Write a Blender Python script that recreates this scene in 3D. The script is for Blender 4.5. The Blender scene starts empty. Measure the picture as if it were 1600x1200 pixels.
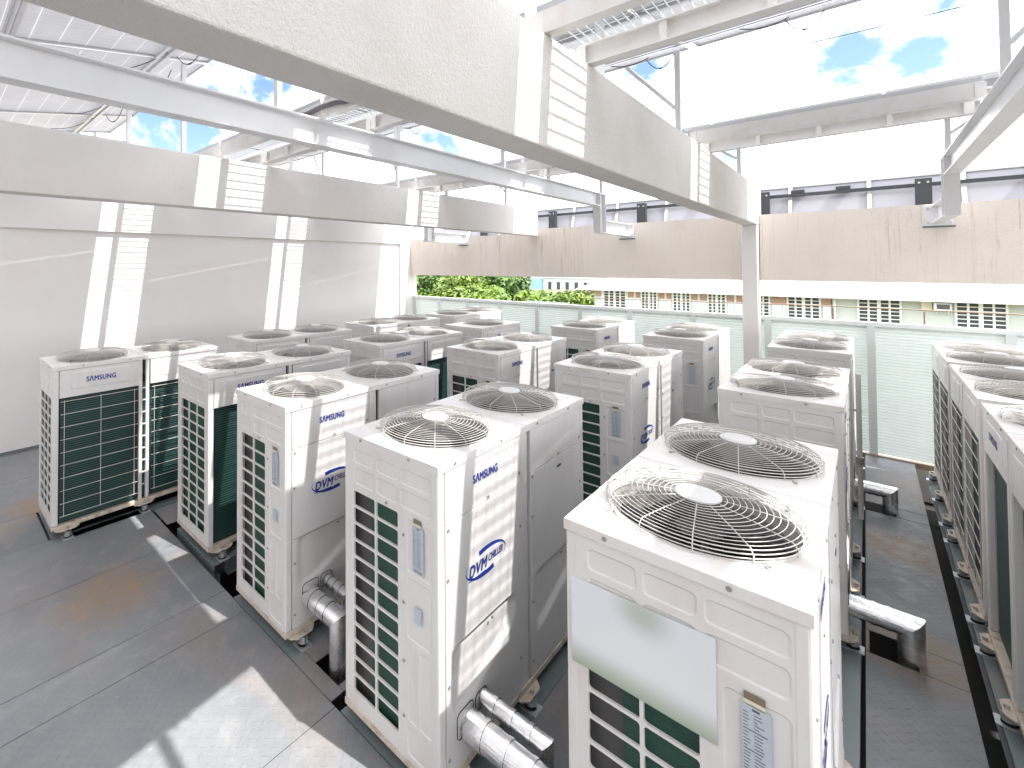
import bpy, math, random
from mathutils import Vector, Matrix
random.seed(7)
SC = bpy.context.scene
COL = SC.collection
R = math.radians
# ------------------------------------------------------------------ camera
YAW, PITCH, ROLL = 0.7925024, 0.0186685, -0.0038621
fwd = Vector((-math.sin(YAW)*math.cos(PITCH), math.cos(YAW)*math.cos(PITCH), math.sin(PITCH)))
rt0 = Vector((math.cos(YAW), math.sin(YAW), 0)); up0 = rt0.cross(fwd)
rt = rt0*math.cos(ROLL)+up0*math.sin(ROLL); up = up0*math.cos(ROLL)-rt0*math.sin(ROLL)
cd = bpy.data.cameras.new('camera'); cam = bpy.data.objects.new('camera', cd); COL.objects.link(cam)
cam.matrix_world = Matrix(((rt.x, up.x, -fwd.x, 0), (rt.y, up.y, -fwd.y, 0), (rt.z, up.z, -fwd.z, 2.853), (0, 0, 0, 1)))
cd.sensor_width = 36; cd.lens = 735.892/1600*36
cd.shift_x = (800-605.11)/1600; cd.shift_y = (400.81-600)/1600
cd.clip_start = 0.05; cd.clip_end = 3000
SC.camera = cam
# ------------------------------------------------------------------ light
SUNV = Vector((0.5385, 0.12, 1)).normalized()
SUN_STRENGTH = 3.4
SKY_STRENGTH = 0.115
CLOUD = 1.9
EXPOSURE = 1.24
sd = bpy.data.lights.new('sun', 'SUN'); sd.energy = SUN_STRENGTH; sd.angle = R(0.5); sd.color = (1, .975, .945)
so = bpy.data.objects.new('sun', sd); COL.objects.link(so); so.location = (6, 2, 20)
so.rotation_euler = (-SUNV).to_track_quat('-Z', 'Y').to_euler()
SC.view_settings.view_transform = 'Standard'; SC.view_settings.look = 'None'
SC.view_settings.exposure = EXPOSURE; SC.view_settings.gamma = 1
W = bpy.data.worlds.new('World'); SC.world = W; W.use_nodes = True


class NT:
    """small helper to write node trees"""
    def __init__(s, nt): s.nt = nt; s.n = nt.nodes; s.l = nt.links
    def new(s, t, **k):
        o = s.n.new(t)
        for a, b in k.items(): setattr(o, a, b)
        return o
    def set(s, sock, v):
        if isinstance(v, bpy.types.NodeSocket): s.l.new(v, sock)
        elif v is not None: sock.default_value = v
    def m(s, op, a, b=None, c=None, clamp=False):
        o = s.new('ShaderNodeMath', operation=op, use_clamp=clamp)
        s.set(o.inputs[0], a)
        if b is not None: s.set(o.inputs[1], b)
        if c is not None: s.set(o.inputs[2], c)
        return o.outputs[0]
    def noise(s, vec, scale, detail=4, rough=.55, dist=0):
        o = s.new('ShaderNodeTexNoise'); s.set(o.inputs['Vector'], vec)
        o.inputs['Scale'].default_value = scale; o.inputs['Detail'].default_value = detail
        o.inputs['Roughness'].default_value = rough; o.inputs['Distortion'].default_value = dist
        return o.outputs['Fac']
    def ramp(s, f, a, b, lo=0., hi=1.):
        o = s.new('ShaderNodeMapRange', interpolation_type='SMOOTHSTEP'); s.set(o.inputs[0], f)
        o.inputs[1].default_value = a; o.inputs[2].default_value = b
        o.inputs[3].default_value = lo; o.inputs[4].default_value = hi
        return o.outputs[0]
    def mix(s, f, a, b):
        o = s.new('ShaderNodeMix', data_type='RGBA'); s.set(o.inputs[0], f)
        s.set(o.inputs[6], (*a, 1) if isinstance(a, tuple) else a); s.set(o.inputs[7], (*b, 1) if isinstance(b, tuple) else b)
        return o.outputs[2]
    def scale(s, vec, v):
        o = s.new('ShaderNodeMapping'); s.set(o.inputs[0], vec); o.inputs['Scale'].default_value = v
        return o.outputs[0]
    def sep(s, vec):
        o = s.new('ShaderNodeSeparateXYZ'); s.set(o.inputs[0], vec); return o.outputs


w = NT(W.node_tree); w.n.clear()
sky = w.new('ShaderNodeTexSky', sky_type='NISHITA', sun_disc=False)
sky.sun_elevation = math.asin(SUNV.z); sky.sun_rotation = math.atan2(SUNV.x, SUNV.y)
sky.air_density = 1.0; sky.dust_density = .6; sky.ozone_density = 1.5
tc = w.new('ShaderNodeTexCoord').outputs['Generated']
nz = w.noise(w.scale(tc, (1, 1, 1.8)), 3.2, 9, .62, .35)
nz2 = w.noise(tc, 11, 8, .68, .4)
wob = w.m('ADD', w.m('MULTIPLY', w.m('SUBTRACT', nz, .5), .34), w.m('MULTIPLY', w.m('SUBTRACT', nz2, .5), .30))


def pixdir(x, y):
    return (fwd + rt*((x-605.11)/735.892) - up*((y-400.81)/735.892)).normalized()


# gaps of blue between the clouds: direction and angular radius
HOLES = [((420, 130), .13), ((520, 130), .10), ((600, 175), .14), ((320, 215), .17), ((220, 190), .13), ((420, 225), .08), ((690, 215), .10),
         ((1325, 78), .055), ((1440, 92), .045), ((1380, 240), .075), ((1010, 100), .085), ((1140, 243), .05), ((560, 20), .25), ((1485, 0), .04),
         ((2600, -300), .35), ((-600, 100), .4)]
hole = None
for (px, py), rad in HOLES:
    d = pixdir(px, py)
    dt = w.new('ShaderNodeVectorMath', operation='DISTANCE'); w.set(dt.inputs[0], tc); dt.inputs[1].default_value = d
    h = w.m('SUBTRACT', 1.0, w.m('DIVIDE', dt.outputs['Value'], rad))
    hole = h if hole is None else w.m('MAXIMUM', hole, h)
hole = w.m('MAXIMUM', hole, -.6)
cov = w.ramp(w.m('ADD', hole, w.m('MULTIPLY', wob, 8.5)), .02, 1.0)          # 1 = blue gap
thick = w.ramp(w.noise(tc, 2.1, 7, .6), .25, .75)
bg1 = w.new('ShaderNodeBackground'); w.set(bg1.inputs[0], sky.outputs[0]); bg1.inputs[1].default_value = SKY_STRENGTH
bg2 = w.new('ShaderNodeBackground'); w.set(bg2.inputs[0], w.mix(thick, (.84, .87, .94), (1, .985, .985))); bg2.inputs[1].default_value = CLOUD
mx = w.new('ShaderNodeMixShader'); w.set(mx.inputs[0], w.m('SUBTRACT', 1, cov, clamp=True))
w.l.new(bg1.outputs[0], mx.inputs[1]); w.l.new(bg2.outputs[0], mx.inputs[2])
w.l.new(mx.outputs[0], w.new('ShaderNodeOutputWorld').inputs[0])
SC.cycles.max_bounces = 10; SC.cycles.diffuse_bounces = 6; SC.cycles.glossy_bounces = 3; SC.cycles.transparent_max_bounces = 8
SC.cycles.use_denoising = True
SC.cycles.sample_clamp_indirect = 6
SC.cycles.caustics_reflective = False; SC.cycles.caustics_refractive = False


# ------------------------------------------------------------------ materials
def mat(name, col, rough=.5, metal=0., f=None, spec=.5):
    m = bpy.data.materials.new(name); m.use_nodes = True
    t = NT(m.node_tree); b = t.n['Principled BSDF']
    b.inputs['Base Color'].default_value = (*col, 1); b.inputs['Roughness'].default_value = rough
    b.inputs['Metallic'].default_value = metal; b.inputs['Specular IOR Level'].default_value = spec
    if f: f(t, b)
    return m


def coord(t, kind='Object'): return t.new('ShaderNodeTexCoord').outputs[kind]
def bump(t, b, h, strength, dist):
    o = t.new('ShaderNodeBump'); o.inputs['Strength'].default_value = strength; o.inputs['Distance'].default_value = dist
    t.set(o.inputs['Height'], h); t.l.new(o.outputs[0], b.inputs['Normal'])


def dirty(col, dirt, amt=.25, sc=3., orange=.0006, streak=True):
    def f(t, b):
        c = coord(t)
        rv = t.new('ShaderNodeVectorMath', operation='ADD'); t.set(rv.inputs[0], c)
        t.set(rv.inputs[1], t.m('MULTIPLY', t.new('ShaderNodeObjectInfo').outputs['Random'], 61.0)); c = rv.outputs[0]
        n1 = t.noise(t.scale(c, (sc, sc, sc*.35 if streak else sc)), 1.6, 6, .6)
        n2 = t.noise(c, 38, 3, .6)
        k = t.m('MULTIPLY', t.ramp(n1, .45, .8), amt)
        k = t.m('ADD', k, t.m('MULTIPLY', t.ramp(n2, .62, .8), amt*.5), clamp=True)
        t.set(b.inputs['Base Color'], t.mix(k, col, dirt))
        t.set(b.inputs['Roughness'], t.ramp(n1, .3, .8, .30, .46))
        bump(t, b, t.noise(c, 260, 2, .5), .25, orange)
    return f


def stucco(col, dirt, size, depth, amt=.3, stains=0.):
    def f(t, b):
        c = coord(t)
        n1 = t.noise(c, size, 5, .65); n2 = t.noise(c, 1.2, 5, .6)
        k = t.m('MULTIPLY', t.ramp(n2, .4, .75), amt)
        pit = t.ramp(t.noise(c, size*2.2, 3, .6), .60, .70)
        k = t.m('ADD', k, t.m('MULTIPLY', pit, .38 if depth > .008 else .16), clamp=True)
        colr = t.mix(k, col, dirt)
        if stains:
            x, y, z = t.sep(c)
            hz = t.m('DIVIDE', t.m('SUBTRACT', z, 2.5), 1.2)
            st = t.noise(t.scale(c, (11, 11, .35)), 2.0, 6, .75, .4)
            st2 = t.noise(t.scale(c, (34, 34, .9)), 2.0, 4, .75, .5)
            gate = t.noise(t.scale(c, (1.1, 1.1, .1)), 1.3, 2, .5)
            s = t.m('MULTIPLY', t.ramp(st, .52, .70), t.ramp(gate, .42, .6))
            s = t.m('MULTIPLY', s, t.ramp(st2, .25, .65))
            s = t.m('MULTIPLY', s, t.m('ADD', .35, t.m('MULTIPLY', hz, .65)))
            colr = t.mix(t.m('MULTIPLY', s, stains, clamp=True), colr, (.27, .155, .085))
            colr = t.mix(t.m('MULTIPLY', t.m('MULTIPLY', t.ramp(st2, .48, .75), t.ramp(t.noise(t.scale(c, (3, 3, .6)), 1.7, 4, .6), .40, .66)), .26), colr, (.46, .35, .27))
        t.set(b.inputs['Base Color'], colr)
        bump(t, b, t.m('ADD', n1, t.m('MULTIPLY', t.noise(c, size*3, 3, .6), .4)), .8, depth)
    return f


def checker_plate(t, b):
    c = coord(t)
    x, y, z = t.sep(c)
    s = 1/.052
    u = t.m('MULTIPLY', t.m('ADD', x, y), s*.7071); v = t.m('MULTIPLY', t.m('SUBTRACT', x, y), s*.7071)
    fu = t.m('SUBTRACT', t.m('FRACT', u), .5); fv = t.m('SUBTRACT', t.m('FRACT', v), .5)
    par = t.m('FLOORED_MODULO', t.m('ADD', t.m('FLOOR', u), t.m('FLOOR', v)), 2)
    q = t.m('SUBTRACT', 1, par)
    a = t.m('ADD', t.m('MULTIPLY', fu, par), t.m('MULTIPLY', fv, q)); bb = t.m('ADD', t.m('MULTIPLY', fv, par), t.m('MULTIPLY', fu, q))
    d = t.m('ADD', t.m('POWER', t.m('DIVIDE', a, .44), 2), t.m('POWER', t.m('DIVIDE', bb, .12), 2))
    h = t.ramp(d, 1.0, .35)
    n = t.noise(c, .55, 6, .62); n2 = t.noise(c, 7, 5, .65); n3 = t.noise(t.scale(c, (1, 1, 1)), 28, 4, .7)
    big = t.noise(c, .9, 3, .5, .6)
    base = t.mix(t.ramp(n, .35, .7), (.165, .175, .19), (.245, .253, .262))
    base = t.mix(t.m('MULTIPLY', t.ramp(n2, .45, .75), .45), base, (.33, .32, .31))
    dust = t.m('MULTIPLY', t.ramp(big, .48, .72), .30)
    base = t.mix(dust, base, (.33, .235, .165))
    # rust patches where the coating has gone
    rk = None
    for (cx, cy, r) in ((-4.66, 1.22, .58), (-6.95, 1.5, .3), (.2, 7.0, .55), (.22, 5.2, .5), (.22, 3.6, .35), (-7.0, 1.0, .5)):
        dd = t.m('SQRT', t.m('ADD', t.m('POWER', t.m('SUBTRACT', x, cx), 2), t.m('POWER', t.m('SUBTRACT', y, cy), 2)))
        g = t.ramp(dd, r, r*.15)
        rk = g if rk is None else t.m('MAXIMUM', rk, g)
    base = t.mix(t.m('MULTIPLY', rk, .55), base, (.30, .205, .135))
    rr = t.m('MULTIPLY', rk, t.ramp(t.m('ADD', t.m('MULTIPLY', n2, .6), t.m('MULTIPLY', n3, .4)), .50, .66))
    base = t.mix(t.m('MULTIPLY', rr, .7), base, (.34, .18, .055))
    speck = t.m('MULTIPLY', t.ramp(n3, .64, .74), t.ramp(n2, .4, .6))
    base = t.mix(t.m('MULTIPLY', speck, .5), base, (.42, .42, .41))
    t.set(b.inputs['Base Color'], base)
    t.set(b.inputs['Roughness'], t.ramp(n2, .3, .7, .36, .6))
    bump(t, b, t.m('ADD', h, t.m('MULTIPLY', n3, .12)), .6, .003)


def coil_f(lo, hi, pitch):
    def f(t, b):
        c = coord(t); x, y, z = t.sep(c)
        fz = t.m('FRACT', t.m('DIVIDE', z, pitch))
        tri = t.m('ABSOLUTE', t.m('SUBTRACT', t.m('MULTIPLY', fz, 2), 1))
        k = t.ramp(tri, .25, .8)
        n = t.noise(t.scale(c, (1, 1, .3)), 6, 4, .6)
        colr = t.mix(k, lo, hi)
        colr = t.mix(t.m('MULTIPLY', t.ramp(n, .5, .8), .35), colr, (.012, .036, .033))
        spk = t.ramp(t.noise(c, 60, 2, .5), .74, .8)
        colr = t.mix(t.m('MULTIPLY', spk, .5), colr, (.16, .20, .19))
        t.set(b.inputs['Base Color'], colr)
        bump(t, b, k, .6, .004)
    return f


def solar_f(t, b):
    c = coord(t); x, y, z = t.sep(c)
    fx = t.m('ABSOLUTE', t.m('SUBTRACT', t.m('FRACT', t.m('DIVIDE', x, .0797)), .5))
    fy = t.m('ABSOLUTE', t.m('SUBTRACT', t.m('FRACT', t.m('DIVIDE', y, .2215)), .5))
    ly = t.ramp(fy, .475, .492); lx = t.m('MULTIPLY', t.ramp(fx, .44, .49), .35)
    n = t.noise(c, 2.2, 3, .5)
    base = t.mix(t.ramp(n, .3, .7), (.50, .51, .55), (.64, .64, .67))
    t.set(b.inputs['Base Color'], t.mix(t.m('MAXIMUM', lx, ly), base, (.80, .80, .81)))
    tr = t.new('ShaderNodeBsdfTranslucent'); t.set(tr.inputs[0], t.mix(t.m('MAXIMUM', lx, ly), (.56, .56, .565), (.9, .9, .9)))
    ms = t.new('ShaderNodeMixShader'); ms.inputs[0].default_value = .42
    t.l.new(b.outputs[0], ms.inputs[1]); t.l.new(tr.outputs[0], ms.inputs[2])
    t.l.new(ms.outputs[0], t.n['Material Output'].inputs[0])


def foil(t, b):
    c = coord(t)
    n = t.noise(t.scale(c, (1, 14, 14)), 6, 3, .6); n2 = t.noise(c, 26, 4, .6)
    bump(t, b, t.m('ADD', n, t.m('MULTIPLY', n2, .5)), .5, .006)
    t.set(b.inputs['Base Color'], t.mix(t.ramp(n2, .3, .7), (.74, .75, .76), (.90, .90, .91)))


def leaf_f(lo, hi):
    def f(t, b):
        g = t.new('ShaderNodeNewGeometry')
        n = t.noise(coord(t), .9, 3, .6)
        k = t.m('ADD', t.m('MULTIPLY', g.outputs['Random Per Island'], .55), t.m('MULTIPLY', t.ramp(n, .3, .7), .45))
        t.set(b.inputs['Base Color'], t.mix(k, lo, hi))
        b.inputs['Transmission Weight'].default_value = 0
        b.inputs['Subsurface Weight'].default_value = 0
    return f


def board_f(t, b):
    c = coord(t); x, y, z = t.sep(c)
    n = t.noise(c, 1.6, 1, .4)
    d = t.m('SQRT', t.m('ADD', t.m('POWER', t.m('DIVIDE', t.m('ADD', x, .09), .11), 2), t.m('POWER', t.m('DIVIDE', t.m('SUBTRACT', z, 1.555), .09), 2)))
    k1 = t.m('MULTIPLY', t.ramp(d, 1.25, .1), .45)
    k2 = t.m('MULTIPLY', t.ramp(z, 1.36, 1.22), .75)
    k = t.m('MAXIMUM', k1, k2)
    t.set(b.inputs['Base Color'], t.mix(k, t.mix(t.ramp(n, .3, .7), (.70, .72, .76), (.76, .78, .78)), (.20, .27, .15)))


def corrug(t, b):
    x, y, z = t.sep(coord(t))
    wv = t.m('SINE', t.m('MULTIPLY', x, 2*math.pi/.2))
    bump(t, b, wv, .8, .03)
    n = t.noise(coord(t), .5, 4, .6)
    t.set(b.inputs['Base Color'], t.mix(t.m('MULTIPLY', t.ramp(n, .45, .75), .3), (.80, .80, .79), (.60, .57, .53)))


def brick_f(t, b):
    c = coord(t); x, y, z = t.sep(c)
    cm = t.new('ShaderNodeCombineXYZ'); t.set(cm.inputs[0], x); t.set(cm.inputs[1], z)
    o = t.new('ShaderNodeTexBrick'); t.set(o.inputs['Vector'], cm.outputs[0]); o.inputs['Scale'].default_value = 4.5
    o.inputs['Color1'].default_value = (.38, .20, .14, 1); o.inputs['Color2'].default_value = (.46, .27, .20, 1); o.inputs['Mortar'].default_value = (.5, .45, .4, 1)
    t.set(b.inputs['Base Color'], o.outputs[0])


def ground_f(t, b):
    c = coord(t); n = t.noise(c, .05, 6, .6); n2 = t.noise(c, .9, 5, .6)
    g = t.mix(t.ramp(n2, .3, .7), (.085, .10, .045), (.17, .16, .085))
    t.set(b.inputs['Base Color'], t.mix(t.ramp(n, .48, .58), g, (.27, .24, .21)))


M = dict(
    paint=mat('white_painted_steel', (.70, .68, .67), .36, f=dirty((.70, .682, .672), (.46, .39, .32), .30)),
    lid=mat('white_painted_lid', (.72, .705, .69), .38, f=dirty((.72, .705, .69), (.46, .36, .26), .42, 2.2, streak=False)),
    base=mat('rusty_cream_base', (.58, .50, .42), .5, f=dirty((.60, .53, .45), (.24, .13, .07), .8, 7, streak=False)),
    wire=mat('white_coated_wire', (.56, .54, .51), .5, f=dirty((.56, .54, .51), (.36, .29, .22), .3, 9, streak=False)),
    shroud=mat('grey_fan_shroud', (.27, .26, .25), .55, spec=.2),
    hub=mat('grey_hub_cap', (.62, .62, .61), .45),
    coil=mat('green_coil_fins', (.03, .1, .09), .5, f=coil_f((.004, .013, .013), (.021, .082, .073), .0235)),
    coil_end=mat('green_coil_end', (.03, .12, .09), .5, f=coil_f((.016, .060, .044), (.026, .095, .068), .009)),
    header=mat('grey_coil_header', (.085, .083, .082), .5),
    dark=mat('black_plastic', (.016, .017, .019), .4),
    blade=mat('grey_fan_blade', (.022, .023, .026), .5, spec=.2),
    interior=mat('galvanised_interior', (.30, .30, .30), .5, .3),
    blue=mat('blue_lettering', (.012, .035, .26), .4),
    label_silver=mat('silver_label', (.47, .52, .58), .4), ink=mat('dark_print', (.07, .08, .1), .6),
    label_cream=mat('cream_label', (.70, .66, .52), .5), label_brown=mat('brown_label', (.20, .16, .11), .5),
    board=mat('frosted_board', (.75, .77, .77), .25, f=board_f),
    spring=mat('spring_steel', (.42, .43, .44), .32, .8), rubber=mat('black_rubber', (.02, .02, .02), .7),
    bolt=mat('zinc_bolt', (.55, .55, .53), .35, .7), screw=mat('screw_head', (.34, .33, .31), .4, .4),
    rail=mat('blue_grey_steel', (.17, .205, .215), .45, f=dirty((.17, .205, .215), (.25, .16, .10), .5, 4, streak=False)),
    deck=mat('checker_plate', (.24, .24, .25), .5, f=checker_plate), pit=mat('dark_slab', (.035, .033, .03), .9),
    wall=mat('smooth_plaster', (.70, .665, .635), .8, f=stucco((.79, .765, .75), (.70, .66, .635), 60, .0016, .25), spec=.25),
    stucco=mat('rough_stucco', (.68, .64, .60), .85, f=stucco((.75, .725, .705), (.52, .475, .44), 62, .014, .30), spec=.2),
    stucco2=mat('fine_stucco', (.66, .62, .58), .85, f=stucco((.75, .72, .70), (.62, .575, .54), 50, .006, .30), spec=.2),
    stained=mat('rain_stained_concrete', (.62, .55, .49), .85, f=stucco((.78, .715, .655), (.64, .565, .50), 50, .005, .35, 1.0), spec=.2),
    steel=mat('white_structural_steel', (.74, .74, .74), .38, f=dirty((.77, .775, .785), (.62, .56, .48), .22, 1.6, streak=False)),
    steel_rust=mat('white_cross_beam_paint', (.74, .72, .69), .42, f=dirty((.76, .75, .735), (.50, .34, .20), .26, 4.5, streak=False)),
    galv=mat('galvanised_steel', (.56, .58, .60), .38, .55),
    mint=mat('pale_mint_paint', (.82, .865, .85), .45, f=dirty((.82, .865, .85), (.66, .66, .63), .25, 2)),
    mint_post=mat('mint_post_paint', (.76, .81, .79), .45), fence_base=mat('brown_base_rail', (.36, .27, .20), .6),
    solar=mat('solar_backsheet', (.45, .45, .48), .35, f=solar_f), alu=mat('aluminium_frame', (.66, .66, .67), .35, .6),
    solar_white=mat('pale_backsheet', (.35, .35, .385), .85, spec=.05), charcoal=mat('charcoal_steel', (.035, .038, .045), .45),
    cable=mat('black_cable', (.015, .015, .016), .5), conduit=mat('grey_flex_conduit', (.11, .105, .11), .5),
    foil=mat('aluminium_cladding', (.85, .85, .86), .2, .95, f=foil),
    roof=mat('white_corrugated_roof', (.8, .8, .79), .55, f=corrug), mintwall=mat('pale_green_render', (.50, .54, .51), .85, spec=.1),
    brick=mat('red_brick', (.4, .17, .1), .85, f=brick_f), wframe=mat('white_window_frame', (.78, .79, .77), .5),
    glass=mat('louvre_glass', (.06, .068, .07), .35, spec=.25), tealglass=mat('teal_facade_glass', (.25, .52, .55), .2), whitewall=mat('white_render', (.72, .75, .78), .7),
    leaf=mat('bright_leaves', (.1, .2, .02), .5, f=leaf_f((.035, .085, .010), (.20, .29, .03))),
    leaf2=mat('dark_leaves', (.05, .1, .02), .5, f=leaf_f((.020, .055, .010), (.10, .185, .025))),
    leaf3=mat('olive_shrub_leaves', (.1, .14, .03), .6, f=leaf_f((.05, .08, .018), (.19, .20, .05))),
    bark=mat('bark', (.12, .085, .06), .9), ground=mat('dry_grass_ground', (.14, .14, .05), .95, f=ground_f),
    rustpipe=mat('rusty_conduit', (.24, .17, .12), .6), fglass=mat('pale_green_glass', (.30, .40, .31), .2),
)


# ------------------------------------------------------------------ mesh helpers
class MB:
    def __init__(s): s.v = []; s.f = []; s.sm = []
    def add(s, vs, fs, smooth=False):
        k = len(s.v); s.v += [tuple(p) for p in vs]
        for f in fs: s.f.append([i+k for i in f]); s.sm.append(smooth)
        return s
    def box(s, x0, x1, y0, y1, z0, z1):
        if x0 > x1: x0, x1 = x1, x0
        if y0 > y1: y0, y1 = y1, y0
        return s.add([(x, y, z) for z in (z0, z1) for y in (y0, y1) for x in (x0, x1)],
                     [(0, 2, 3, 1), (4, 5, 7, 6), (0, 1, 5, 4), (2, 6, 7, 3), (0, 4, 6, 2), (1, 3, 7, 5)])
    def tube(s, pts, r, n=8, caps=True, closed=False):
        pts = [Vector(p) for p in pts]; rings = []; N = len(pts); prev = None
        for i, p in enumerate(pts):
            if closed: d = pts[(i+1) % N]-pts[i-1]
            else: d = (pts[min(i+1, N-1)]-pts[max(i-1, 0)])
            d.normalize()
            a = Vector((0, 0, 1)) if abs(d.z) < .9 else Vector((1, 0, 0))
            if prev is not None and prev.cross(d).length > .2: a = prev
            u = (a-d*a.dot(d)).normalized(); v = d.cross(u); prev = u
            rr = r[i] if isinstance(r, (list, tuple)) else r
            rings.append([p+(u*math.cos(2*math.pi*k/n)+v*math.sin(2*math.pi*k/n))*rr for k in range(n)])
        vs = [q for g in rings for q in g]; fs = []
        for i in range(N if closed else N-1):
            j = (i+1) % N
            for k in range(n): fs.append((i*n+k, i*n+(k+1) % n, j*n+(k+1) % n, j*n+k))
        s.add(vs, fs, True)
        if caps and not closed:
            s.add(rings[0], [tuple(range(n))[::-1]]); s.add(rings[-1], [tuple(range(n))])
        return s
    def bar(s, p0, p1, wx, wy):
        """rectangular bar between two points"""
        p0, p1 = Vector(p0), Vector(p1); d = (p1-p0).normalized()
        a = Vector((0, 0, 1)) if abs(d.z) < .95 else Vector((0, 1, 0))
        u = d.cross(a).normalized(); v = u.cross(d)
        q = [p+u*i*wx/2+v*j*wy/2 for p in (p0, p1) for i, j in ((-1, -1), (1, -1), (1, 1), (-1, 1))]
        return s.add(q, [(0, 1, 2, 3), (7, 6, 5, 4), (0, 4, 5, 1), (1, 5, 6, 2), (2, 6, 7, 3), (3, 7, 4, 0)])
    def ring(s, c, Rr, r, n=48, k=5):
        return s.tube([(c[0]+Rr*math.cos(2*math.pi*i/n), c[1]+Rr*math.sin(2*math.pi*i/n), c[2]) for i in range(n)], r, k, False, True)
    def cyl(s, c, r, z0, z1, n=32, caps=True, r1=None):
        r1 = r if r1 is None else r1
        a = [(c[0]+r*math.cos(2*math.pi*i/n), c[1]+r*math.sin(2*math.pi*i/n), z0) for i in range(n)]
        b = [(c[0]+r1*math.cos(2*math.pi*i/n), c[1]+r1*math.sin(2*math.pi*i/n), z1) for i in range(n)]
        s.add(a+b, [(i, (i+1) % n, n+(i+1) % n, n+i) for i in range(n)], True)
        if caps: s.add(a, [tuple(range(n))[::-1]]); s.add(b, [tuple(range(n))])
        return s
    def ibeam(s, axis, a0, a1, c, z0, z1, wf, tf=.012, tw=.010):
        """I-section running along axis 'x' or 'y', centre line at c on the other axis; flanges butt against the web"""
        def b(u0, u1, q0, q1):
            if axis == 'y': s.box(u0, u1, a0, a1, q0, q1)
            else: s.box(a0, a1, u0, u1, q0, q1)
        b(c-wf/2, c+wf/2, z0, z0+tf); b(c-wf/2, c+wf/2, z1-tf, z1); b(c-tw/2, c+tw/2, z0+tf, z1-tf)
        return s
    def poly(s, pts, T, h, slope, base=-.0006):
        """raised pad: outline pts in plane coordinates, height h, sloping edge of given width"""
        n = len(pts); cx = sum(p[0] for p in pts)/n; cy = sum(p[1] for p in pts)/n
        inner = []
        for i in range(n):
            p0, p1, p2 = Vector(pts[i-1]), Vector(pts[i]), Vector(pts[(i+1) % n])
            e1 = (p1-p0).normalized(); e2 = (p2-p1).normalized()
            nn = Vector((-(e1.y+e2.y), e1.x+e2.x)); nn = nn.normalized() if nn.length > 1e-6 else Vector((0, 0))
            inner.append(p1+nn*slope)
        o = [T(p[0], p[1], base) for p in pts]; q = [T(p[0], p[1], h) for p in inner]
        s.add(o+q, [(i, (i+1) % n, n+(i+1) % n, n+i) for i in range(n)]); s.add(q, [tuple(range(n))])
        return s
    def gridplate(s, T, us, vs, holes, t, fillet=.012):
        nu, nv = len(us)-1, len(vs)-1
        solid = lambda i, j: 0 <= i < nu and 0 <= j < nv and (i, j) not in holes
        for i in range(nu):
            for j in range(nv):
                u0, u1, v0, v1 = us[i], us[i+1], vs[j], vs[j+1]
                if solid(i, j):
                    s.add([T(u0, v0, 0), T(u1, v0, 0), T(u1, v1, 0), T(u0, v1, 0)], [(0, 1, 2, 3)])
                    s.add([T(u0, v0, -t), T(u1, v0, -t), T(u1, v1, -t), T(u0, v1, -t)], [(3, 2, 1, 0)])
                    for di, dj, a, b in ((-1, 0, (u0, v0), (u0, v1)), (1, 0, (u1, v0), (u1, v1)), (0, -1, (u0, v0), (u1, v0)), (0, 1, (u0, v1), (u1, v1))):
                        if not solid(i+di, j+dj):
                            s.add([T(*a, 0), T(*b, 0), T(*b, -t), T(*a, -t)], [(0, 1, 2, 3)])
                elif fillet:
                    for (cu, cv, su, sv) in ((u0, v0, 1, 1), (u1, v0, -1, 1), (u1, v1, -1, -1), (u0, v1, 1, -1)):
                        a = (cu+su*fillet, cv); b = (cu, cv+sv*fillet); m = (cu+su*fillet*.29, cv+sv*fillet*.29)
                        s.add([T(cu, cv, 0), T(*a, 0), T(*m, 0), T(*b, 0), T(*a, -t), T(*m, -t), T(*b, -t)],
                              [(0, 1, 2, 3), (1, 4, 5, 2), (2, 5, 6, 3)])
        return s
    def holeplate(s, x0, x1, y0, y1, c, Rr, z, lip=.02, n=64):
        ang = sorted([2*math.pi*i/n for i in range(n)]+[math.atan2(b-c[1], a-c[0]) % (2*math.pi) for a in (x0, x1) for b in (y0, y1)])
        inn, out = [], []
        for a in ang:
            ca, sa = math.cos(a), math.sin(a)
            ts = []
            if abs(ca) > 1e-9: ts.append(((x1 if ca > 0 else x0)-c[0])/ca)
            if abs(sa) > 1e-9: ts.append(((y1 if sa > 0 else y0)-c[1])/sa)
            tt = min(ts); inn.append((c[0]+Rr*ca, c[1]+Rr*sa)); out.append((c[0]+tt*ca, c[1]+tt*sa))
        m = len(ang)
        s.add([(*p, z) for p in inn]+[(*p, z) for p in out], [(i, m+i, m+(i+1) % m, (i+1) % m) for i in range(m)])
        s.add([(*p, z) for p in inn]+[(*p, z-lip) for p in inn], [(i, (i+1) % m, m+(i+1) % m, m+i) for i in range(m)], True)
        return s
    def mesh(s, name, m):
        me = bpy.data.meshes.new(name); me.from_pydata(s.v, [], s.f)
        me.polygons.foreach_set('use_smooth', s.sm)
        me.materials.append(M[m] if isinstance(m, str) else m); me.update()
        return me
    def build(s, name, m, parent=None, bevel=0, loc=None):
        o = bpy.data.objects.new(name, s.mesh(name, m)); COL.objects.link(o)
        if parent is not None: o.parent = parent
        if loc is not None: o.location = loc
        if bevel:
            bm = o.modifiers.new('bevel', 'BEVEL'); bm.width = bevel; bm.segments = 2; bm.limit_method = 'ANGLE'; bm.angle_limit = R(50)
        return o


def build_each(mbs, name, m, parent=None, bevel=0, loc=None):
    """one object for every piece"""
    return [q.build(name, m, parent, bevel, loc) for q in mbs]


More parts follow.
